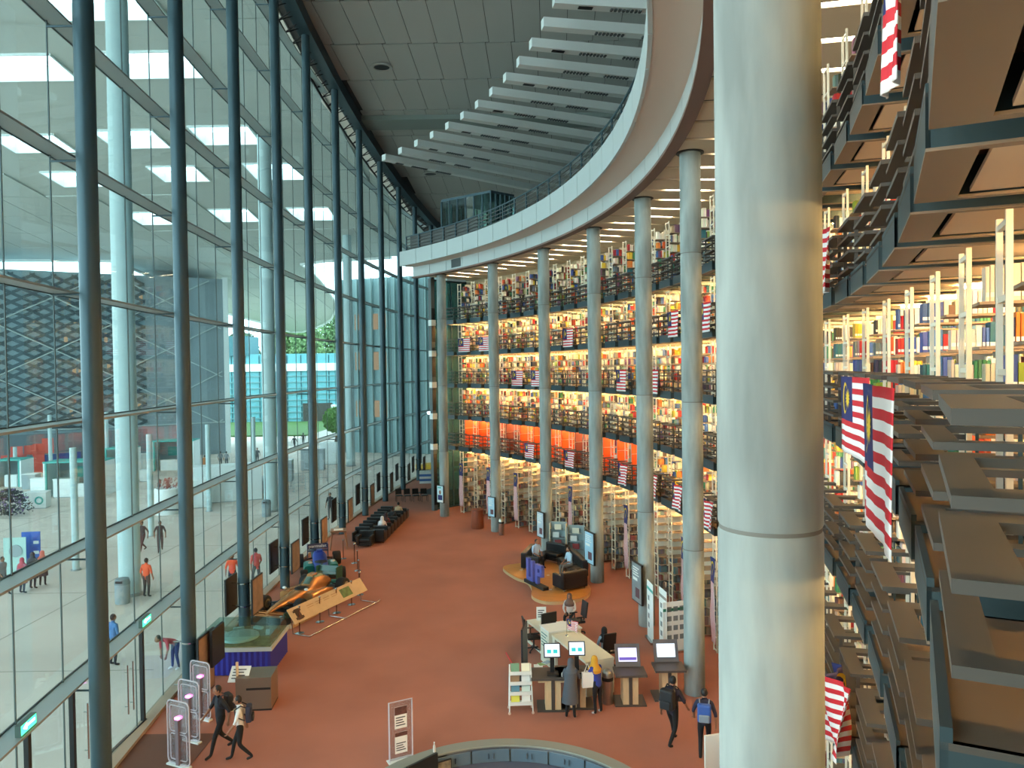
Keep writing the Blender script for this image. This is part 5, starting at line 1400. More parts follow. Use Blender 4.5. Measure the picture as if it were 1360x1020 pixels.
MB().bb(LD*0.52, LD-0.06, -W_/2+0.12, -W_/2+0.16, 0.1, 0.98).build('front_panel', m_redp, t); MB().bb(LD*0.5, LD, -W_/2+0.04, -W_/2+0.3, 0, 0.1).build('plinth', m_panelw, t)
MB().bb(LD*0.50, LD*0.54, -W_/2+0.02, -W_/2+0.14, 0, 0.98).build('pilaster', m_panelw, t)
Mdesk = Matrix.Translation((dA.x, dA.y, 0)) @ RZ(math.atan2(dirv.y, dirv.x))
def ondesk(u, v, z): return tuple(Mdesk @ Vector((u, v, z)))
dz = math.atan2(dirv.y, dirv.x)
t = thing('notice_holder', 'white upright notice holder on the low end of the counter', 'notice', ondesk(0.25, 0.1, 0.76), 0.0)
MB().bb(-0.17, 0.17, -0.02, 0.02, 0.0, 0.48).build('holder', m_paper, t); MB().bb(-0.1, 0.1, 0.0, 0.0001, 0.0, 0.0001).v
lines(MB(), -0.12, 0.12, 0.1, 0.4, -0.021, 4).build('print_lines', mat('ink', (70, 70, 74), 0.7), t)
t = thing('desktop_computer', 'black monitor with keyboard on the low counter end', 'computer', ondesk(1.05, 0.05, 0.76), 0.5)
MB().bb(-0.3, 0.3, -0.03, 0.03, 0.12, 0.52).build('monitor', m_black, t); MB().bb(-0.04, 0.04, -0.02, 0.08, 0, 0.2).build('stand', m_black, t); MB().bb(-0.25, 0.25, -0.4, -0.22, 0.0, 0.02).build('keyboard', m_black, t); MB().bb(-0.14, 0.14, -0.12, 0.1, 0, 0.02).build('foot', m_black, t)
t = thing('paper_stack', 'pale box files standing beside the raised block', 'files', ondesk(LD*0.33, 0.28, 0.76), dz)
for k in range(4): MB().bb(-0.2, 0.2, k*0.07-0.14, k*0.07-0.085, 0, 0.32).build('file', m_cream if k % 2 else m_paper, t)
p = ondesk(LD*0.55, -0.05, 1.05)
tf = flag(0.5, 0.34, 0.03, 'small striped table flag on a stick on the counter', 'table flags', (p[0], p[1], p[2]+0.55), math.radians(-50))
MB().cyl((0, 0, -0.52), (0, 0, 0.03), 0.008, n=6).build('stick', m_chrome, tf); MB().lathe([(0.06, -0.55), (0.05, -0.53)], 12).build('foot', m_chrome, tf)
# office chairs
def office_chair(p, rz, label):
    t = thing('office_chair', label, 'office chair', (p.x, p.y, 0), rz)
    rounded(MB().bb(-0.25, 0.25, -0.25, 0.25, 0.44, 0.53), 'seat', m_leather, t, 0.03)
    o = rounded(MB().bb(-0.23, 0.23, -0.03, 0.03, 0.0, 0.58), 'backrest', m_leather, t, 0.025); o.location = (0, 0.28, 0.6); o.rotation_euler = (math.radians(-8), 0, 0)
    MB().tube([(0, 0.1, 0.45), (0, 0.3, 0.5), (0, 0.31, 0.75)], 0.025, 6).build('back_stem', m_black, t)
    for s in (-1, 1): MB().tube([(s*0.27, 0.05, 0.48), (s*0.30, 0.05, 0.68)], 0.02, 6).bb(s*0.30-0.03, s*0.30+0.03, -0.14, 0.16, 0.68, 0.71).build('armrest', m_black, t)
    MB().cyl((0, 0, 0.1), (0, 0, 0.45), 0.03, n=10).build('gas_lift', m_black, t)
    for k in range(5):
        a = 2*PI*k/5; MB().tube([(0, 0, 0.12), (0.3*math.cos(a), 0.3*math.sin(a), 0.07)], [0.03, 0.02], 6).ell((0.3*math.cos(a), 0.3*math.sin(a), 0.035), (0.035, 0.035, 0.035), 8, 6).build('leg', m_black, t)
office_chair(F(709, 864), math.radians(100), 'black office chair on the left of the counter')
office_chair(F(766, 842), math.radians(-70), 'black office chair half hidden behind the counter')
OC = F(804, 884); office_chair(OC, math.radians(-160), 'black office chair where the staff member sits')
# ---- kiosks with pale wooden legs
def kiosk(px, py, label, teal):
    g = F(px, py); t = thing('touch_kiosk', label, 'kiosk', (g.x, g.y+0.3, 0), 0.0)
    for s in (-1, 1): MB().bb(min(s*0.05, s*0.22), max(s*0.05, s*0.22), -0.28, 0.22, 0.04, 0.92).bb(min(s*0.05, s*0.42), max(s*0.05, s*0.42), -0.3, 0.22, 0.82, 0.92).build('wooden_leg', m_pwood, t)
    MB().bb(-0.05, 0.05, -0.30, 0.22, 0.04, 0.94).build('spine', m_dgrey, t); MB().bb(-0.45, 0.45, -0.35, 0.40, 0.0, 0.04).build('base_plate', m_dgrey, t)
    if teal:
        MB().bb(-0.62, 0.62, -0.42, 0.45, 0.92, 0.97).build('top', m_dgrey, t); MB().bb(-0.06, 0.06, 0.0, 0.12, 0.97, 1.4).bb(-0.16, 0.16, -0.2, 0.1, 0.97, 1.0).build('stand', m_black, t)
        Mt = T(0, 0.02, 1.62) @ RX(math.radians(-25)); MB().bb(-0.24, 0.24, -0.03, 0.03, -0.2, 0.2, 0, Mt).build('monitor', m_black, t)
        MB().bb(-0.21, 0.21, -0.034, -0.03, -0.17, 0.17, 0, Mt).build('screen', m_screen, t); MB().bb(-0.15, -0.03, -0.037, -0.034, -0.08, 0.02, 0, Mt).bb(0.03, 0.15, -0.037, -0.034, -0.08, 0.02, 0, Mt).build('screen_button', m_scrteal, t)
        MB().bb(0.25, 0.45, -0.25, -0.05, 0.97, 1.01).build('card_reader', m_paper, t)
    else:
        MB().bb(-0.45, 0.45, -0.5, 0.2, 0.90, 0.96).build('top', m_dgrey, t); Mt = T(0, 0.16, 0.98) @ RX(math.radians(-24)); MB().bb(-0.36, 0.36, -0.03, 0.03, -0.02, 0.62, 0, Mt).build('screen_case', mat('case_grey', (92, 88, 92), 0.5), t)
        MB().bb(-0.27, 0.27, -0.034, -0.03, 0.12, 0.5, 0, Mt).build('screen', emis('screen_violet', (206, 204, 236), 1.6) if px < 860 else m_screen, t)
        if px < 860: MB().bb(-0.25, 0.25, -0.036, -0.034, 0.16, 0.24, 0, Mt).build('screen_print', emis('print_violet', (120, 100, 190), 1.0), t)
    return t
kiosk(735, 945, 'self check kiosk with teal buttons on screen beside the magazine trolley', True)
kiosk(768, 942, 'self check kiosk with teal buttons where two women stand', True)
kiosk(838, 938, 'touch screen kiosk with a violet picture beside the steel bin', False)
kiosk(890, 931, 'touch screen kiosk with a plain white screen by the column', False)
for i in range(3):
    g = F(716, 935); t = thing('magazine', ['open magazine on the self check top', 'green magazine on the self check top', 'white booklet on the self check top'][i], 'magazine', (g.x+0.0+0.13*i, g.y+0.35+0.1*i, 0.972+0.012*i), 0.4*i)
    MB().bb(-0.13, 0.13, -0.1, 0.1, 0, 0.008).build('pages', m_paper, t); MB().bb(-0.13, 0.13, -0.1, 0.1, 0.008, 0.011).build('cover', [m_paper, mat('mag_green', (120, 150, 90), 0.5), mat('mag_blue', (130, 160, 180), 0.5)][i], t)
# ---- magazine trolley
g = F(692, 950)
t = thing('magazine_trolley', 'white wire trolley packed with magazines and leaflets', 'trolley', (g.x, g.y+0.25, 0), 0.05)
for s in (-1, 1): MB().tube([(s*0.33, -0.2, 0.06), (s*0.30, 0.0, 1.15), (s*0.30, 0.12, 1.3), (s*0.33, 0.22, 0.06)], 0.018, 6).build('side_frame', m_white, t)
for k in range(4):
    z = 0.25+k*0.27; MB().bb(-0.31, 0.31, -0.18+0.04*k, 0.1, z, z+0.02).bb(-0.31, 0.31, -0.2+0.04*k, -0.18+0.04*k, z, z+0.1).build('tray', m_white, t)
for sx in (-1, 1):
    for sy in (-1, 1): MB().lathe([(0.04, -0.015), (0.04, 0.015)], 12, M=T(sx*0.33, sy*0.2, 0.04) @ RX(PI/2)).build('caster', mat('caster_cream', (206, 176, 160), 0.5), t)
mc = [(226, 222, 90), (236, 236, 230), (90, 140, 160), (196, 214, 206), (150, 120, 90), (220, 224, 222), (110, 150, 120), (232, 226, 200)]
for k in range(8):
    r_, c_ = k//2, k % 2; tt = thing('magazine', '%s magazine leaning in the white trolley, %s tier' % (['yellow', 'white', 'blue', 'pale green', 'brown', 'light grey', 'green', 'cream'][k], ['bottom', 'second', 'third', 'top'][r_]), 'magazine', (g.x-0.15+0.3*c_, g.y+0.25-0.12+0.04*r_, 0.275+r_*0.27), 0.05, 'magazines in the white trolley')
    Mm = RX(math.radians(-18)); MB().bb(-0.12, 0.12, 0.0, 0.008, 0, 0.27, 0, Mm).build('pages', m_paper, tt); MB().bb(-0.12, 0.12, -0.003, 0.0, 0, 0.27, 0, Mm).build('cover', mat('mag_%d' % k, mc[k], 0.5), tt)
g = F(697, 905)
t = thing('standing_screen', 'tall narrow display board seen edge on behind the trolley', 'display board', (g.x, g.y, 0), math.radians(80))
MB().bb(-0.45, 0.45, -0.03, 0.03, 0.08, 1.75).build('board', m_black, t); MB().bb(-0.42, 0.42, 0.03, 0.036, 0.12, 1.7).build('print', mat('print_mauve', (170, 140, 170), 0.5), t); MB().bb(-0.45, 0.45, -0.2, 0.2, 0, 0.08).build('foot', m_black, t)
o = MB().tube([(F(686, 893)-F(686, 893)).to_tuple(), tuple(F(672, 868)-F(686, 893)+Vector((0, 0, 0.0)))], 0.02, 6).build('barrier_tape', mat('tape_red', (220, 60, 60), 0.6)); o.location = F(686, 893)+Vector((0, 0, 0.03)); tag(o, 'strip of red tape lying on the carpet behind the trolley', 'tape')
# ---- roll-up banners
def banner(px, py, px2, py2, htop, label, stripe, kind):
    a, b = F(px, py), F(px2, py2); dv = b-a; w = max(0.8, min(1.0, dv.length)); t = thing('rollup_banner', label, 'banner', tuple(a.lerp(b, 0.5)), math.atan2(dv.y, dv.x))
    MB().bb(-w/2, w/2, -0.1, 0.1, 0, 0.08).build('base', m_navy if kind == 1 else m_chrome, t)
    o = MB().bb(-w/2, w/2, -0.004, 0.004, 0.08, htop).build('sheet', m_paper, t)
    MB().bb(-w/2, w/2, -0.009, -0.004, htop-0.32, htop-0.22).build('stripe', stripe, t)
    m = MB()
    for k in range(4):
        for q in range(3 if kind == 2 else 1): m.bb(-w/2+0.15+q*0.24, -w/2+0.32+q*0.24, -0.009, -0.004, 0.45+k*0.32, 0.62+k*0.32)
    m.build('picture_spots', mat('spot_grey', (120, 126, 128), 0.6), t)
    MB().cyl((0, 0.03, 0.05), (0, 0.03, htop), 0.012, n=6).build('pole', m_chrome, t)
banner(860, 846, 868, 857, 2.1, 'white roll-up banner with four round pictures beside the poster column', m_teal2, 0)
banner(876, 858, 886, 869, 2.1, 'plain white roll-up banner with a dark blue foot', mat('stripe_grey', (150, 140, 130), 0.6), 1)
banner(888, 868, 902, 866, 1.75, 'white roll-up banner with a green stripe and rows of icons', mat('stripe_green', (40, 110, 84), 0.6), 2)
# white board bottom right
g = F(952, 1040)
t = thing('white_board', 'plain white standing board at the foot of the massive column', 'board', (g.x, g.y, 0), 0.25)
MB().bb(-0.3, 0.5, -0.03, 0.03, 0.0, 1.15).build('board', m_paper, t); MB().bb(-0.3, 0.5, -0.15, 0.15, 0, 0.03).build('foot', m_chrome, t)
# ---- glazed room on the top floor
pA, pB = P(45.5, 34.5, 17.5), P(47.0, 40.5, 17.5)
q1 = atY(588, 300, 52.0); 
t = thing('glazed_room', 'dark framed glass room on the top floor behind the railing', 'room', (0, 0, 17.5))
cor = [Vector((-4.4, 49.8, 0)), Vector((-1.15, 47.3, 0)), Vector((0.3, 48.6, 0)), Vector((-2.9, 51.6, 0))]
for i in range(4):
    a, b = cor[i], cor[(i+1) % 4]; nn_ = 6 if i % 2 == 0 else 5
    for k in range(nn_):
        u, v = a.lerp(b, k/nn_), a.lerp(b, (k+1)/nn_)
        MB().add([tuple(u), tuple(v), tuple(v+Vector((0, 0, 3.0))), tuple(u+Vector((0, 0, 3.0)))], [(0, 1, 2, 3)]).build('glass_pane', glassmat('room_glass', (196, 224, 220), 0.08), t)
        MB().cyl(u, u+Vector((0, 0, 3.0)), 0.06, n=6).build('mullion', m_steel, t)
MB().prism([(c.x, c.y) for c in cor], 3.0, 3.15).build('room_roof', m_steel, t)
t = thing('trolley', 'dark trolley stacked with things beside the glazed room', 'trolley', tuple(P(42.9, 37.0, 17.5)), math.radians(37))
MB().bb(-0.4, 0.4, -0.7, 0.7, 0.2, 0.25).bb(-0.4, 0.4, -0.7, 0.7, 0.7, 0.75).build('deck', m_black, t)
for s in (-1, 1):
    for q in (-1, 1): MB().cyl((s*0.38, q*0.68, 0), (s*0.38, q*0.68, 1.2), 0.02, n=6).build('post', m_black, t)
MB().bb(-0.3, 0.3, -0.5, 0.1, 0.75, 1.1).build('load', mat('load_brown', (110, 90, 80), 0.7), t)
# ================================================================== PEOPLE
m_hair = mat('black_hair', (22, 20, 20), 0.6)
m_eye = mat('eye_dark', (20, 18, 18), 0.3); m_lip = mat('lip', (130, 74, 64), 0.6)
CLO = {}
def cloth(rgb):
    if rgb not in CLO: CLO[rgb] = mat('cloth_%d_%d_%d' % rgb, rgb, 0.85)
    return CLO[rgb]
def seg_dist(p, a, b):
    ab = b-a; t_ = max(0, min(1, (p-a).dot(ab)/max(1e-9, ab.length_squared))); return (p-(a+ab*t_)).length
POSE = {
 'stand': dict(kn=((-0.10, 0.02, 0.48), (0.10, 0.02, 0.48)), an=((-0.11, -0.03, 0.08), (0.11, -0.03, 0.08)), el=((-0.27, -0.02, 1.13), (0.27, -0.02, 1.13)), wr=((-0.27, 0.08, 0.88), (0.27, 0.08, 0.88)), lean=0.0),
 'walk': dict(kn=((-0.10, 0.20, 0.50), (0.10, -0.02, 0.48)), an=((-0.10, 0.30, 0.09), (0.10, -0.36, 0.15)), el=((-0.27, -0.14, 1.15), (0.27, 0.10, 1.14)), wr=((-0.27, -0.12, 0.90), (0.26, 0.28, 0.95)), lean=0.05),
 'walk2': dict(kn=((-0.10, 0.03, 0.48), (0.10, 0.17, 0.50)), an=((-0.10, -0.30, 0.14), (0.10, 0.25, 0.09)), el=((-0.28, 0.08, 1.14), (0.28, -0.12, 1.15)), wr=((-0.27, 0.24, 0.93), (0.28, -0.14, 0.90)), lean=0.04),
 'use': dict(kn=((-0.10, 0.02, 0.48), (0.10, 0.02, 0.48)), an=((-0.12, -0.04, 0.08), (0.12, -0.03, 0.08)), el=((-0.25, 0.12, 1.15), (0.25, 0.12, 1.15)), wr=((-0.15, 0.36, 1.12), (0.15, 0.36, 1.12)), lean=0.14),
 'bend': dict(kn=((-0.11, 0.05, 0.50), (0.11, 0.05, 0.50)), an=((-0.12, -0.03, 0.08), (0.12, 0.05, 0.08)), el=((-0.2, 0.42, 0.85), (0.2, 0.42, 0.85)), wr=((-0.14, 0.45, 0.60), (0.14, 0.45, 0.60)), lean=0.52),
 'sit': dict(kn=((-0.12, 0.44, 0.50), (0.12, 0.44, 0.50)), an=((-0.12, 0.46, 0.09), (0.12, 0.46, 0.09)), el=((-0.25, 0.10, 0.72), (0.25, 0.10, 0.72)), wr=((-0.12, 0.32, 0.62), (0.12, 0.32, 0.62)), lean=0.05),
}
def person(loc, rz, label, pose='stand', h=1.68, top=(40, 42, 48), legs=(30, 30, 34), shoes=(30, 28, 28), sleeve='short', scarf=None, tunic=None, hair=True, group=None, zoff=0.0, skirt=False):
    t = thing('person', label, 'person', (loc[0], loc[1], (loc[2] if len(loc) > 2 else 0)+zoff), rz, group)
    k = h/1.70; q = POSE[pose]; sit = pose == 'sit'
    pz = 0.52 if sit else 0.93
    ln = q['lean']
    def sp(z):       # spine point: leaning forwards (+y)
        d = z-0.93
        a = ln*1.4 if pose == 'bend' else ln
        if pose == 'bend': return Vector((0, d*math.sin(1.15), pz+d*math.cos(1.15)))
        return Vector((0, d*a*1.3, pz+d))
    J = {'pel': sp(0.93), 'sp': sp(1.12), 'ch': sp(1.32), 'nk': sp(1.46), 'hd0': sp(1.53)+Vector((0, 0.01, 0)), 'hd': sp(1.62)+Vector((0, 0.03, 0))}
    off = J['ch']-Vector((0, 0, 1.32))
    for s, i in ((-1, 0), (1, 1)):
        n = 'LR'[i]
        J['sh'+n] = sp(1.41)+Vector((s*0.175, 0, 0))
        d_ = off if (pose not in ('bend',) and not sit) else Vector((0, 0, 0))
        J['el'+n] = Vector(q['el'][i])+d_; J['wr'+n] = Vector(q['wr'][i])+d_
        J['pm'+n] = J['wr'+n]+(J['wr'+n]-J['el'+n]).normalized()*0.09
        J['hp'+n] = J['pel']+Vector((s*0.095, 0, -0.03)); J['kn'+n] = Vector(q['kn'][i]); J['an'+n] = Vector(q['an'][i])
        J['hl'+n] = J['an'+n]+Vector((0, -0.05, -0.045)); J['to'+n] = J['an'+n]+Vector((s*0.02, 0.16, -0.05))
    R_ = {'pel': (0.155, 0.115), 'sp': (0.145, 0.105), 'ch': (0.165, 0.115), 'nk': (0.058, 0.06), 'hd0': (0.062, 0.068), 'hd': (0.078, 0.095)}
    for n in 'LR': R_.update({'sh'+n: (0.072, 0.07), 'el'+n: (0.046, 0.046), 'wr'+n: (0.031, 0.028), 'pm'+n: (0.036, 0.022), 'hp'+n: (0.095, 0.10), 'kn'+n: (0.062, 0.064), 'an'+n: (0.042, 0.045), 'hl'+n: (0.038, 0.036), 'to'+n: (0.036, 0.028)})
    E_ = [('pel', 'sp'), ('sp', 'ch'), ('ch', 'nk'), ('nk', 'hd0'), ('hd0', 'hd')]
    for n in 'LR': E_ += [('ch', 'sh'+n), ('sh'+n, 'el'+n), ('el'+n, 'wr'+n), ('wr'+n, 'pm'+n), ('pel', 'hp'+n), ('hp'+n, 'kn'+n), ('kn'+n, 'an'+n), ('an'+n, 'to'+n)]
    names = [n for n in J if not n.startswith('hl')]; idx = {n: i for i, n in enumerate(names)}
    me = bpy.data.meshes.new('sk'); me.from_pydata([tuple(J[n]*k) for n in names], [(idx[a], idx[b]) for a, b in E_], [])
    o = bpy.data.objects.new('sk', me); COL.objects.link(o)
    md = o.modifiers.new('s', 'SKIN'); md.use_smooth_shade = True
    sv = me.skin_vertices[0].data
    for n in names: sv[idx[n]].radius = (R_[n][0]*k, R_[n][1]*k); sv[idx[n]].use_root = (n == 'pel')
    o.modifiers.new('u', 'SUBSURF').levels = 1
    bm_ = bpy.data.meshes.new_from_object(o.evaluated_get(bpy.context.evaluated_depsgraph_get()))
    bpy.data.objects.remove(o); bpy.data.meshes.remove(me)
    mats = [m_skin, cloth(top), cloth(legs), cloth(shoes), m_eye, m_lip]
    zone = [(('pel', 'sp'), 1), (('sp', 'ch'), 1), (('ch', 'nk'), 1), (('nk', 'hd'), 0)]
    for n in 'LR': zone += [(('ch', 'sh'+n), 1), (('sh'+n, 'el'+n), 1), (('el'+n, 'wr'+n), 1 if sleeve == 'long' else 0), (('wr'+n, 'pm'+n), 0), (('pel', 'hp'+n), 2), (('hp'+n, 'kn'+n), 2), (('kn'+n, 'an'+n), 2), (('an'+n, 'to'+n), 3)]
    vs = [tuple(v.co) for v in bm_.vertices]; fs = []; ms = []
    for p in bm_.polygons:
        c = p.center/k; best = min(zone, key=lambda z_: seg_dist(c, J[z_[0][0]], J[z_[0][1]])-0.35*(R_[z_[0][0]][0]+R_[z_[0][1]][0])/2*2)
        fs.append(tuple(p.vertices)); ms.append(best[1])
    bpy.data.meshes.remove(bm_)
    body = MB(); body.v = vs; body.f = fs; body.m = ms
    # head: skull, face, nose, ears, eyes, mouth
    hd = J['hd']*k; fw = Vector((0, 1, 0)); dn = Vector((0, 0, 1))
    body.ell((hd.x, hd.y, hd.z+0.01*k), (0.077*k, 0.096*k, 0.118*k), 14, 10, 0)
    body.ell((hd.x, hd.y+0.098*k, hd.z-0.012*k), (0.014*k, 0.022*k, 0.026*k), 8, 6, 0)
    for s in (-1, 1):
        body.ell((hd.x+s*0.079*k, hd.y, hd.z-0.005*k), (0.012*k, 0.022*k, 0.032*k), 8, 6, 0)
        body.ell((hd.x+s*0.031*k, hd.y+0.086*k, hd.z+0.016*k), (0.012*k, 0.010*k, 0.008*k), 8, 6, 4)
    body.ell((hd.x, hd.y+0.084*k, hd.z-0.058*k), (0.026*k, 0.012*k, 0.008*k), 8, 6, 5)
    # five fingers on each hand, rooted in the palm
    for i, n in enumerate('LR'):
        s = (-1, 1)[i]; w0 = J['wr'+n]*k; pm_ = J['pm'+n]*k; d = (pm_-w0).normalized(); side = Vector((0, 0, 1)).cross(d) if abs(d.z) < 0.8 else Vector((0, 1, 0)); side = (side-d*side.dot(d)).normalized(); nr = d.cross(side)
        for f_ in range(4):
            b0 = pm_+side*((f_-1.5)*0.019*k)-d*0.02*k; Lf = (0.070, 0.082, 0.078, 0.062)[f_]*k
            body.tube([b0, b0+d*Lf*0.5, b0+d*Lf*0.82-nr*0.012*k*s, b0+d*Lf*1.0-nr*0.032*k*s], [0.009*k, 0.0085*k, 0.008*k, 0.006*k], 5, 0)
        b0 = w0.lerp(pm_, 0.35)+side*0.026*k
        body.tube([b0, b0+side*0.022*k+d*0.024*k, b0+side*0.03*k+d*0.055*k], [0.011*k, 0.010*k, 0.007*k], 5, 0)
    me = bpy.data.meshes.new('body'); me.from_pydata(body.v, [], body.f)
    for mm_ in mats: me.materials.append(mm_)
    me.polygons.foreach_set('material_index', body.m); me.polygons.foreach_set('use_smooth', [True]*len(me.polygons)); me.update()
    inst(me, 'body', t)
    if scarf:
        m = MB(); c_ = J['hd']*k
        m.lathe([(0.20*k, -0.36*k), (0.215*k, -0.26*k), (0.16*k, -0.18*k), (0.105*k, -0.10*k), (0.108*k, 0.0), (0.10*k, 0.07*k), (0.07*k, 0.125*k), (0.015*k, 0.15*k)], 18, (c_.x, c_.y-0.022*k, c_.z), sy=0.98)
        m.build('headscarf', cloth(scarf), t, True)
    elif hair:
        m = MB(); c_ = J['hd']*k; m.ell((c_.x, c_.y-0.018*k, c_.z+0.028*k), (0.086*k, 0.098*k, 0.112*k), 14, 10); m.build('hair', m_hair, t, True)
    if tunic:
        m = MB(); b_ = J['pel']*k; c_ = J['ch']*k
        if sit: prof = [(0.21, -0.10), (0.22, 0.05), (0.19, 0.25), (0.20, 0.42), (0.15, 0.52)]
        else: prof = [(0.25, -0.42), (0.235, -0.2), (0.205, 0.0), (0.185, 0.2), (0.205, 0.40), (0.15, 0.50)]
        m.lathe([(r*k, z*k) for r, z in prof], 18, (b_.x, b_.y, b_.z), sy=0.8, M=None)
        m.v = [(x, y+(z-b_.z)*ln*1.3, z) for x, y, z in m.v]
        m.build('tunic', cloth(tunic), t, True)
    return t
def backpack(loc, rz, label, col, col2, z=1.02, s=1.0, lean=0.05):
    t = thing('backpack', label, 'backpack', (loc[0], loc[1], z), rz)
    b = rounded(MB().bb(-0.17*s, 0.17*s, -0.31*s, -0.13, 0.0, 0.46*s), 'main_bag', col, t, 0.05)
    rounded(MB().bb(-0.13*s, 0.13*s, -0.36*s, -0.30*s, 0.03, 0.22*s), 'front_pocket', col2, t, 0.025)
    for q in (-1, 1): MB().tube([(q*0.11, -0.14, 0.43*s), (q*0.12, -0.02, 0.50*s), (q*0.125, 0.12, 0.40*s), (q*0.15, 0.10, 0.22*s), (q*0.16, -0.12, 0.10*s)], 0.016, 6).build('strap', col2, t, True)
    return t
def face(dx, dy): return math.atan2(dy, dx)-PI/2
m_bag = mat('bag_black', (26, 26, 30), 0.7); m_bagb = mat('bag_blue', (52, 88, 160), 0.6); m_bagg = mat('bag_grey', (130, 140, 150), 0.6); m_bagn = mat('bag_navy', (32, 38, 60), 0.7)
# hall
p = F(294, 1001); person(p, face(-0.6, -0.55), 'man in black clothes striding behind the security gates', 'walk', 1.72, (30, 32, 38), (18, 18, 20)); 
r_ = face(-0.6, -0.55); backpack(p, r_, 'black backpack on the man in black', m_bag, m_bagn, 1.06, 0.95)
p = F(316, 1008)+Vector((0.12, -0.1, 0)); r_ = face(-0.85, -0.2); person(p, r_, 'man in a white shirt and black trousers walking past the gates', 'walk2', 1.60, (226, 226, 224), (20, 20, 22)); backpack(p, r_, 'navy backpack on the man in the white shirt', m_bagn, m_bag, 0.98, 0.9)
p = F(893, 990); r_ = face(0.62, 0.75); person(p, r_, 'student with a black backpack walking towards the column', 'walk', 1.72, (40, 36, 52), (18, 18, 20)); backpack(p, r_, 'big black backpack on the student in black trousers', m_bag, m_bag, 1.02, 1.1)
p = F(936, 1006); r_ = face(0.25, 0.95); person(p, r_, 'student with a blue backpack walking beside the massive column', 'walk2', 1.66, (40, 40, 62), (20, 20, 26)); backpack(p, r_, 'blue backpack with grey straps on the student beside the massive column', m_bagb, m_bagg, 0.98, 0.98)
p = F(758, 954); person(p, face(0.25, 0.97), 'woman in a grey headscarf and long grey tunic at the kiosk', 'use', 1.58, (74, 78, 86), (16, 16, 18), (200, 196, 190), 'long', (78, 82, 90), (74, 78, 86))
p = F(794, 948); person(p, face(-0.55, 0.8), 'woman in a yellow headscarf and blue top at the kiosk', 'use', 1.55, (40, 60, 150), (20, 20, 26), (190, 184, 180), 'long', (206, 150, 44), None)
t = thing('tote_bag', 'white cloth bag carried by the woman in the yellow headscarf', 'bag', (p.x-0.28, p.y-0.05, 0.78), 0.2)
MB().bb(-0.16, 0.16, -0.05, 0.05, 0, 0.42).build('bag_body', m_paper, t); MB().tube([(-0.1, 0, 0.42), (0, 0, 0.66), (0.1, 0, 0.42)], 0.012, 6).build('strap', m_paper, t)
p = OC; person((p.x, p.y, 0), math.radians(-160)+PI, 'staff member in a black headscarf seated in the office chair', 'sit', 1.58, (150, 170, 186), (20, 20, 24), (24, 24, 26), 'long', (22, 22, 26), None)
p = F(712, 752, ZS); person((p.x, p.y-0.05, ZS), face(0.5, -0.8), 'reader in a pale blue shirt seated at the left end of the corner sofa', 'sit', 1.7, (176, 200, 226), (28, 30, 40), zoff=-0.0)
p = F(757, 764, ZS); person((p.x, p.y, ZS), face(-0.85, -0.4), 'reader in a light shirt and grey trousers bent over on the corner sofa', 'sit', 1.68, (168, 196, 214), (118, 112, 104))
p = F(739, 838); person((p.x+0.55, p.y+0.55, 0), face(-0.3, -0.9), 'staff member in a brown headscarf behind the low counter end', 'sit', 1.58, (206, 196, 190), (30, 30, 34), (24, 24, 26), 'long', (96, 76, 70), None)
SEAT = [(1, (214, 196, 200), (190, 176, 160), (224, 216, 214), 'visitor in pale pink clothes and headscarf in the armchair row'), (2, (130, 56, 66), (30, 30, 34), (60, 44, 48), 'visitor in a dark red top in the armchair row'), (4, (40, 42, 46), (26, 26, 30), None, 'visitor in black clothes in the armchair row'), (6, (180, 160, 130), (40, 40, 44), None, 'visitor in a tan top near the far end of the armchair row')]
for k, c1, c2, sc, lab in SEAT:
    p = CH_R[k]; person((p.x, p.y, 0), rz_row-PI/2, lab, 'sit', 1.62, c1, c2, (30, 28, 28), 'long', sc)
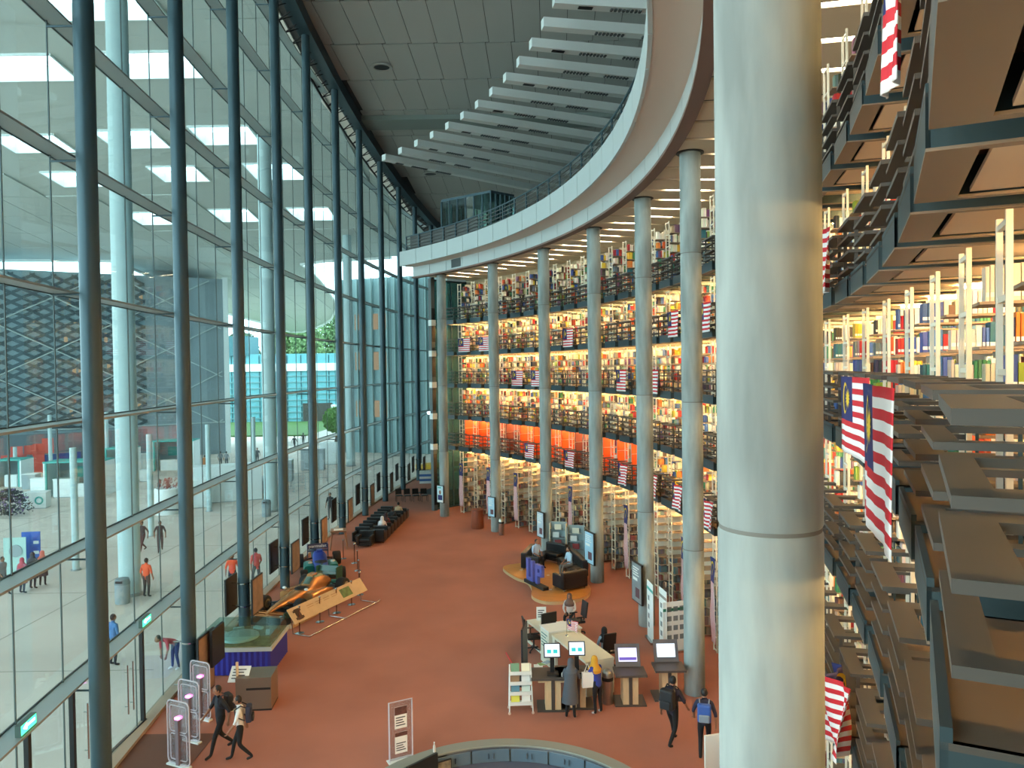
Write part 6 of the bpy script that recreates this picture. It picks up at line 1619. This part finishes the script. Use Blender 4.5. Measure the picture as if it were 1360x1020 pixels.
# outside
def out(px, py, *a, **k): g = G0(px, py); return person((g.x, g.y, ZP), *a, **k)
out(195, 793, face(0.2, 1), 'worker in an orange vest standing beside the massive outside column', 'stand', 1.66, (236, 92, 52), (64, 62, 62))
out(309, 787, face(0.3, -1), 'worker in an orange shirt standing outside behind the gold car', 'stand', 1.68, (232, 84, 50), (40, 42, 48))
out(341, 779, face(-0.6, 0.8), 'worker in a coral shirt half hidden by a steel column outside', 'walk', 1.7, (226, 96, 84), (90, 84, 84))
out(190, 733, face(-0.3, -1), 'dark clothed visitor walking outside behind the slim pole', 'walk', 1.66, (70, 54, 54), (84, 50, 52))
out(213, 733, face(0.5, -1), 'dark clothed visitor walking outside to the right of the slim pole', 'walk2', 1.66, (70, 56, 56), (86, 66, 66))
out(234, 888, face(-0.5, -0.8), 'visitor in a red top bending down outside the glass', 'bend', 1.64, (176, 60, 76), (44, 54, 80), (230, 230, 230))
out(151, 884, face(0.4, 0.8), 'visitor in a blue top half hidden by the nearest steel column outside', 'stand', 1.68, (70, 110, 160), (40, 42, 50), sleeve='long')
out(439, 690, face(-0.2, -1), 'man in black standing outside with a raised arm', 'stand', 1.72, (34, 36, 40), (38, 38, 42))
out(30, 788, face(0.3, 1), 'visitor in a pink headscarf in the group by the blue sign', 'stand', 1.55, (190, 110, 140), (60, 56, 70), scarf=(196, 80, 92), tunic=(176, 110, 136))
out(44, 782, face(0.1, 1), 'visitor in dark clothes in the group by the blue sign', 'stand', 1.62, (60, 58, 72), (50, 50, 60), scarf=(64, 56, 66), tunic=(66, 62, 74))
out(57, 778, face(-0.3, 1), 'visitor in a coral headscarf in the group by the blue sign', 'stand', 1.58, (60, 56, 62), (44, 44, 50), scarf=(226, 112, 92), tunic=(88, 72, 78))
out(3, 790, face(0.9, -0.3), 'visitor in grey with a dark bag walking towards the group', 'walk', 1.66, (130, 136, 140), (50, 50, 56))
out(293, 621, face(0.1, 1), 'grey clothed person beyond the white wall box', 'stand', 1.62, (120, 128, 134), (70, 74, 80))
out(301, 621, face(-0.1, 1), 'person in a light top beyond the white wall box', 'stand', 1.62, (140, 144, 148), (76, 80, 86))
out(342, 616, face(0.1, -1), 'lone person beside the farther slim pole', 'stand', 1.66, (90, 96, 100), (70, 72, 78))
out(212, 666, face(1, 0.2), 'person in black beside the white ribbed planter', 'stand', 1.66, (52, 54, 58), (50, 50, 54))
out(391, 597, face(0.3, 1), 'distant person on the bright path near the far building', 'walk', 1.66, (60, 60, 62), (60, 60, 62))
out(403, 592, face(-0.4, 1), 'distant person striding on the bright path', 'walk2', 1.66, (70, 66, 64), (60, 60, 62))
out(272, 626, face(0, 1), 'person in an orange brown robe behind the slim pole', 'stand', 1.55, (176, 110, 60), (140, 90, 60), tunic=(176, 110, 60))
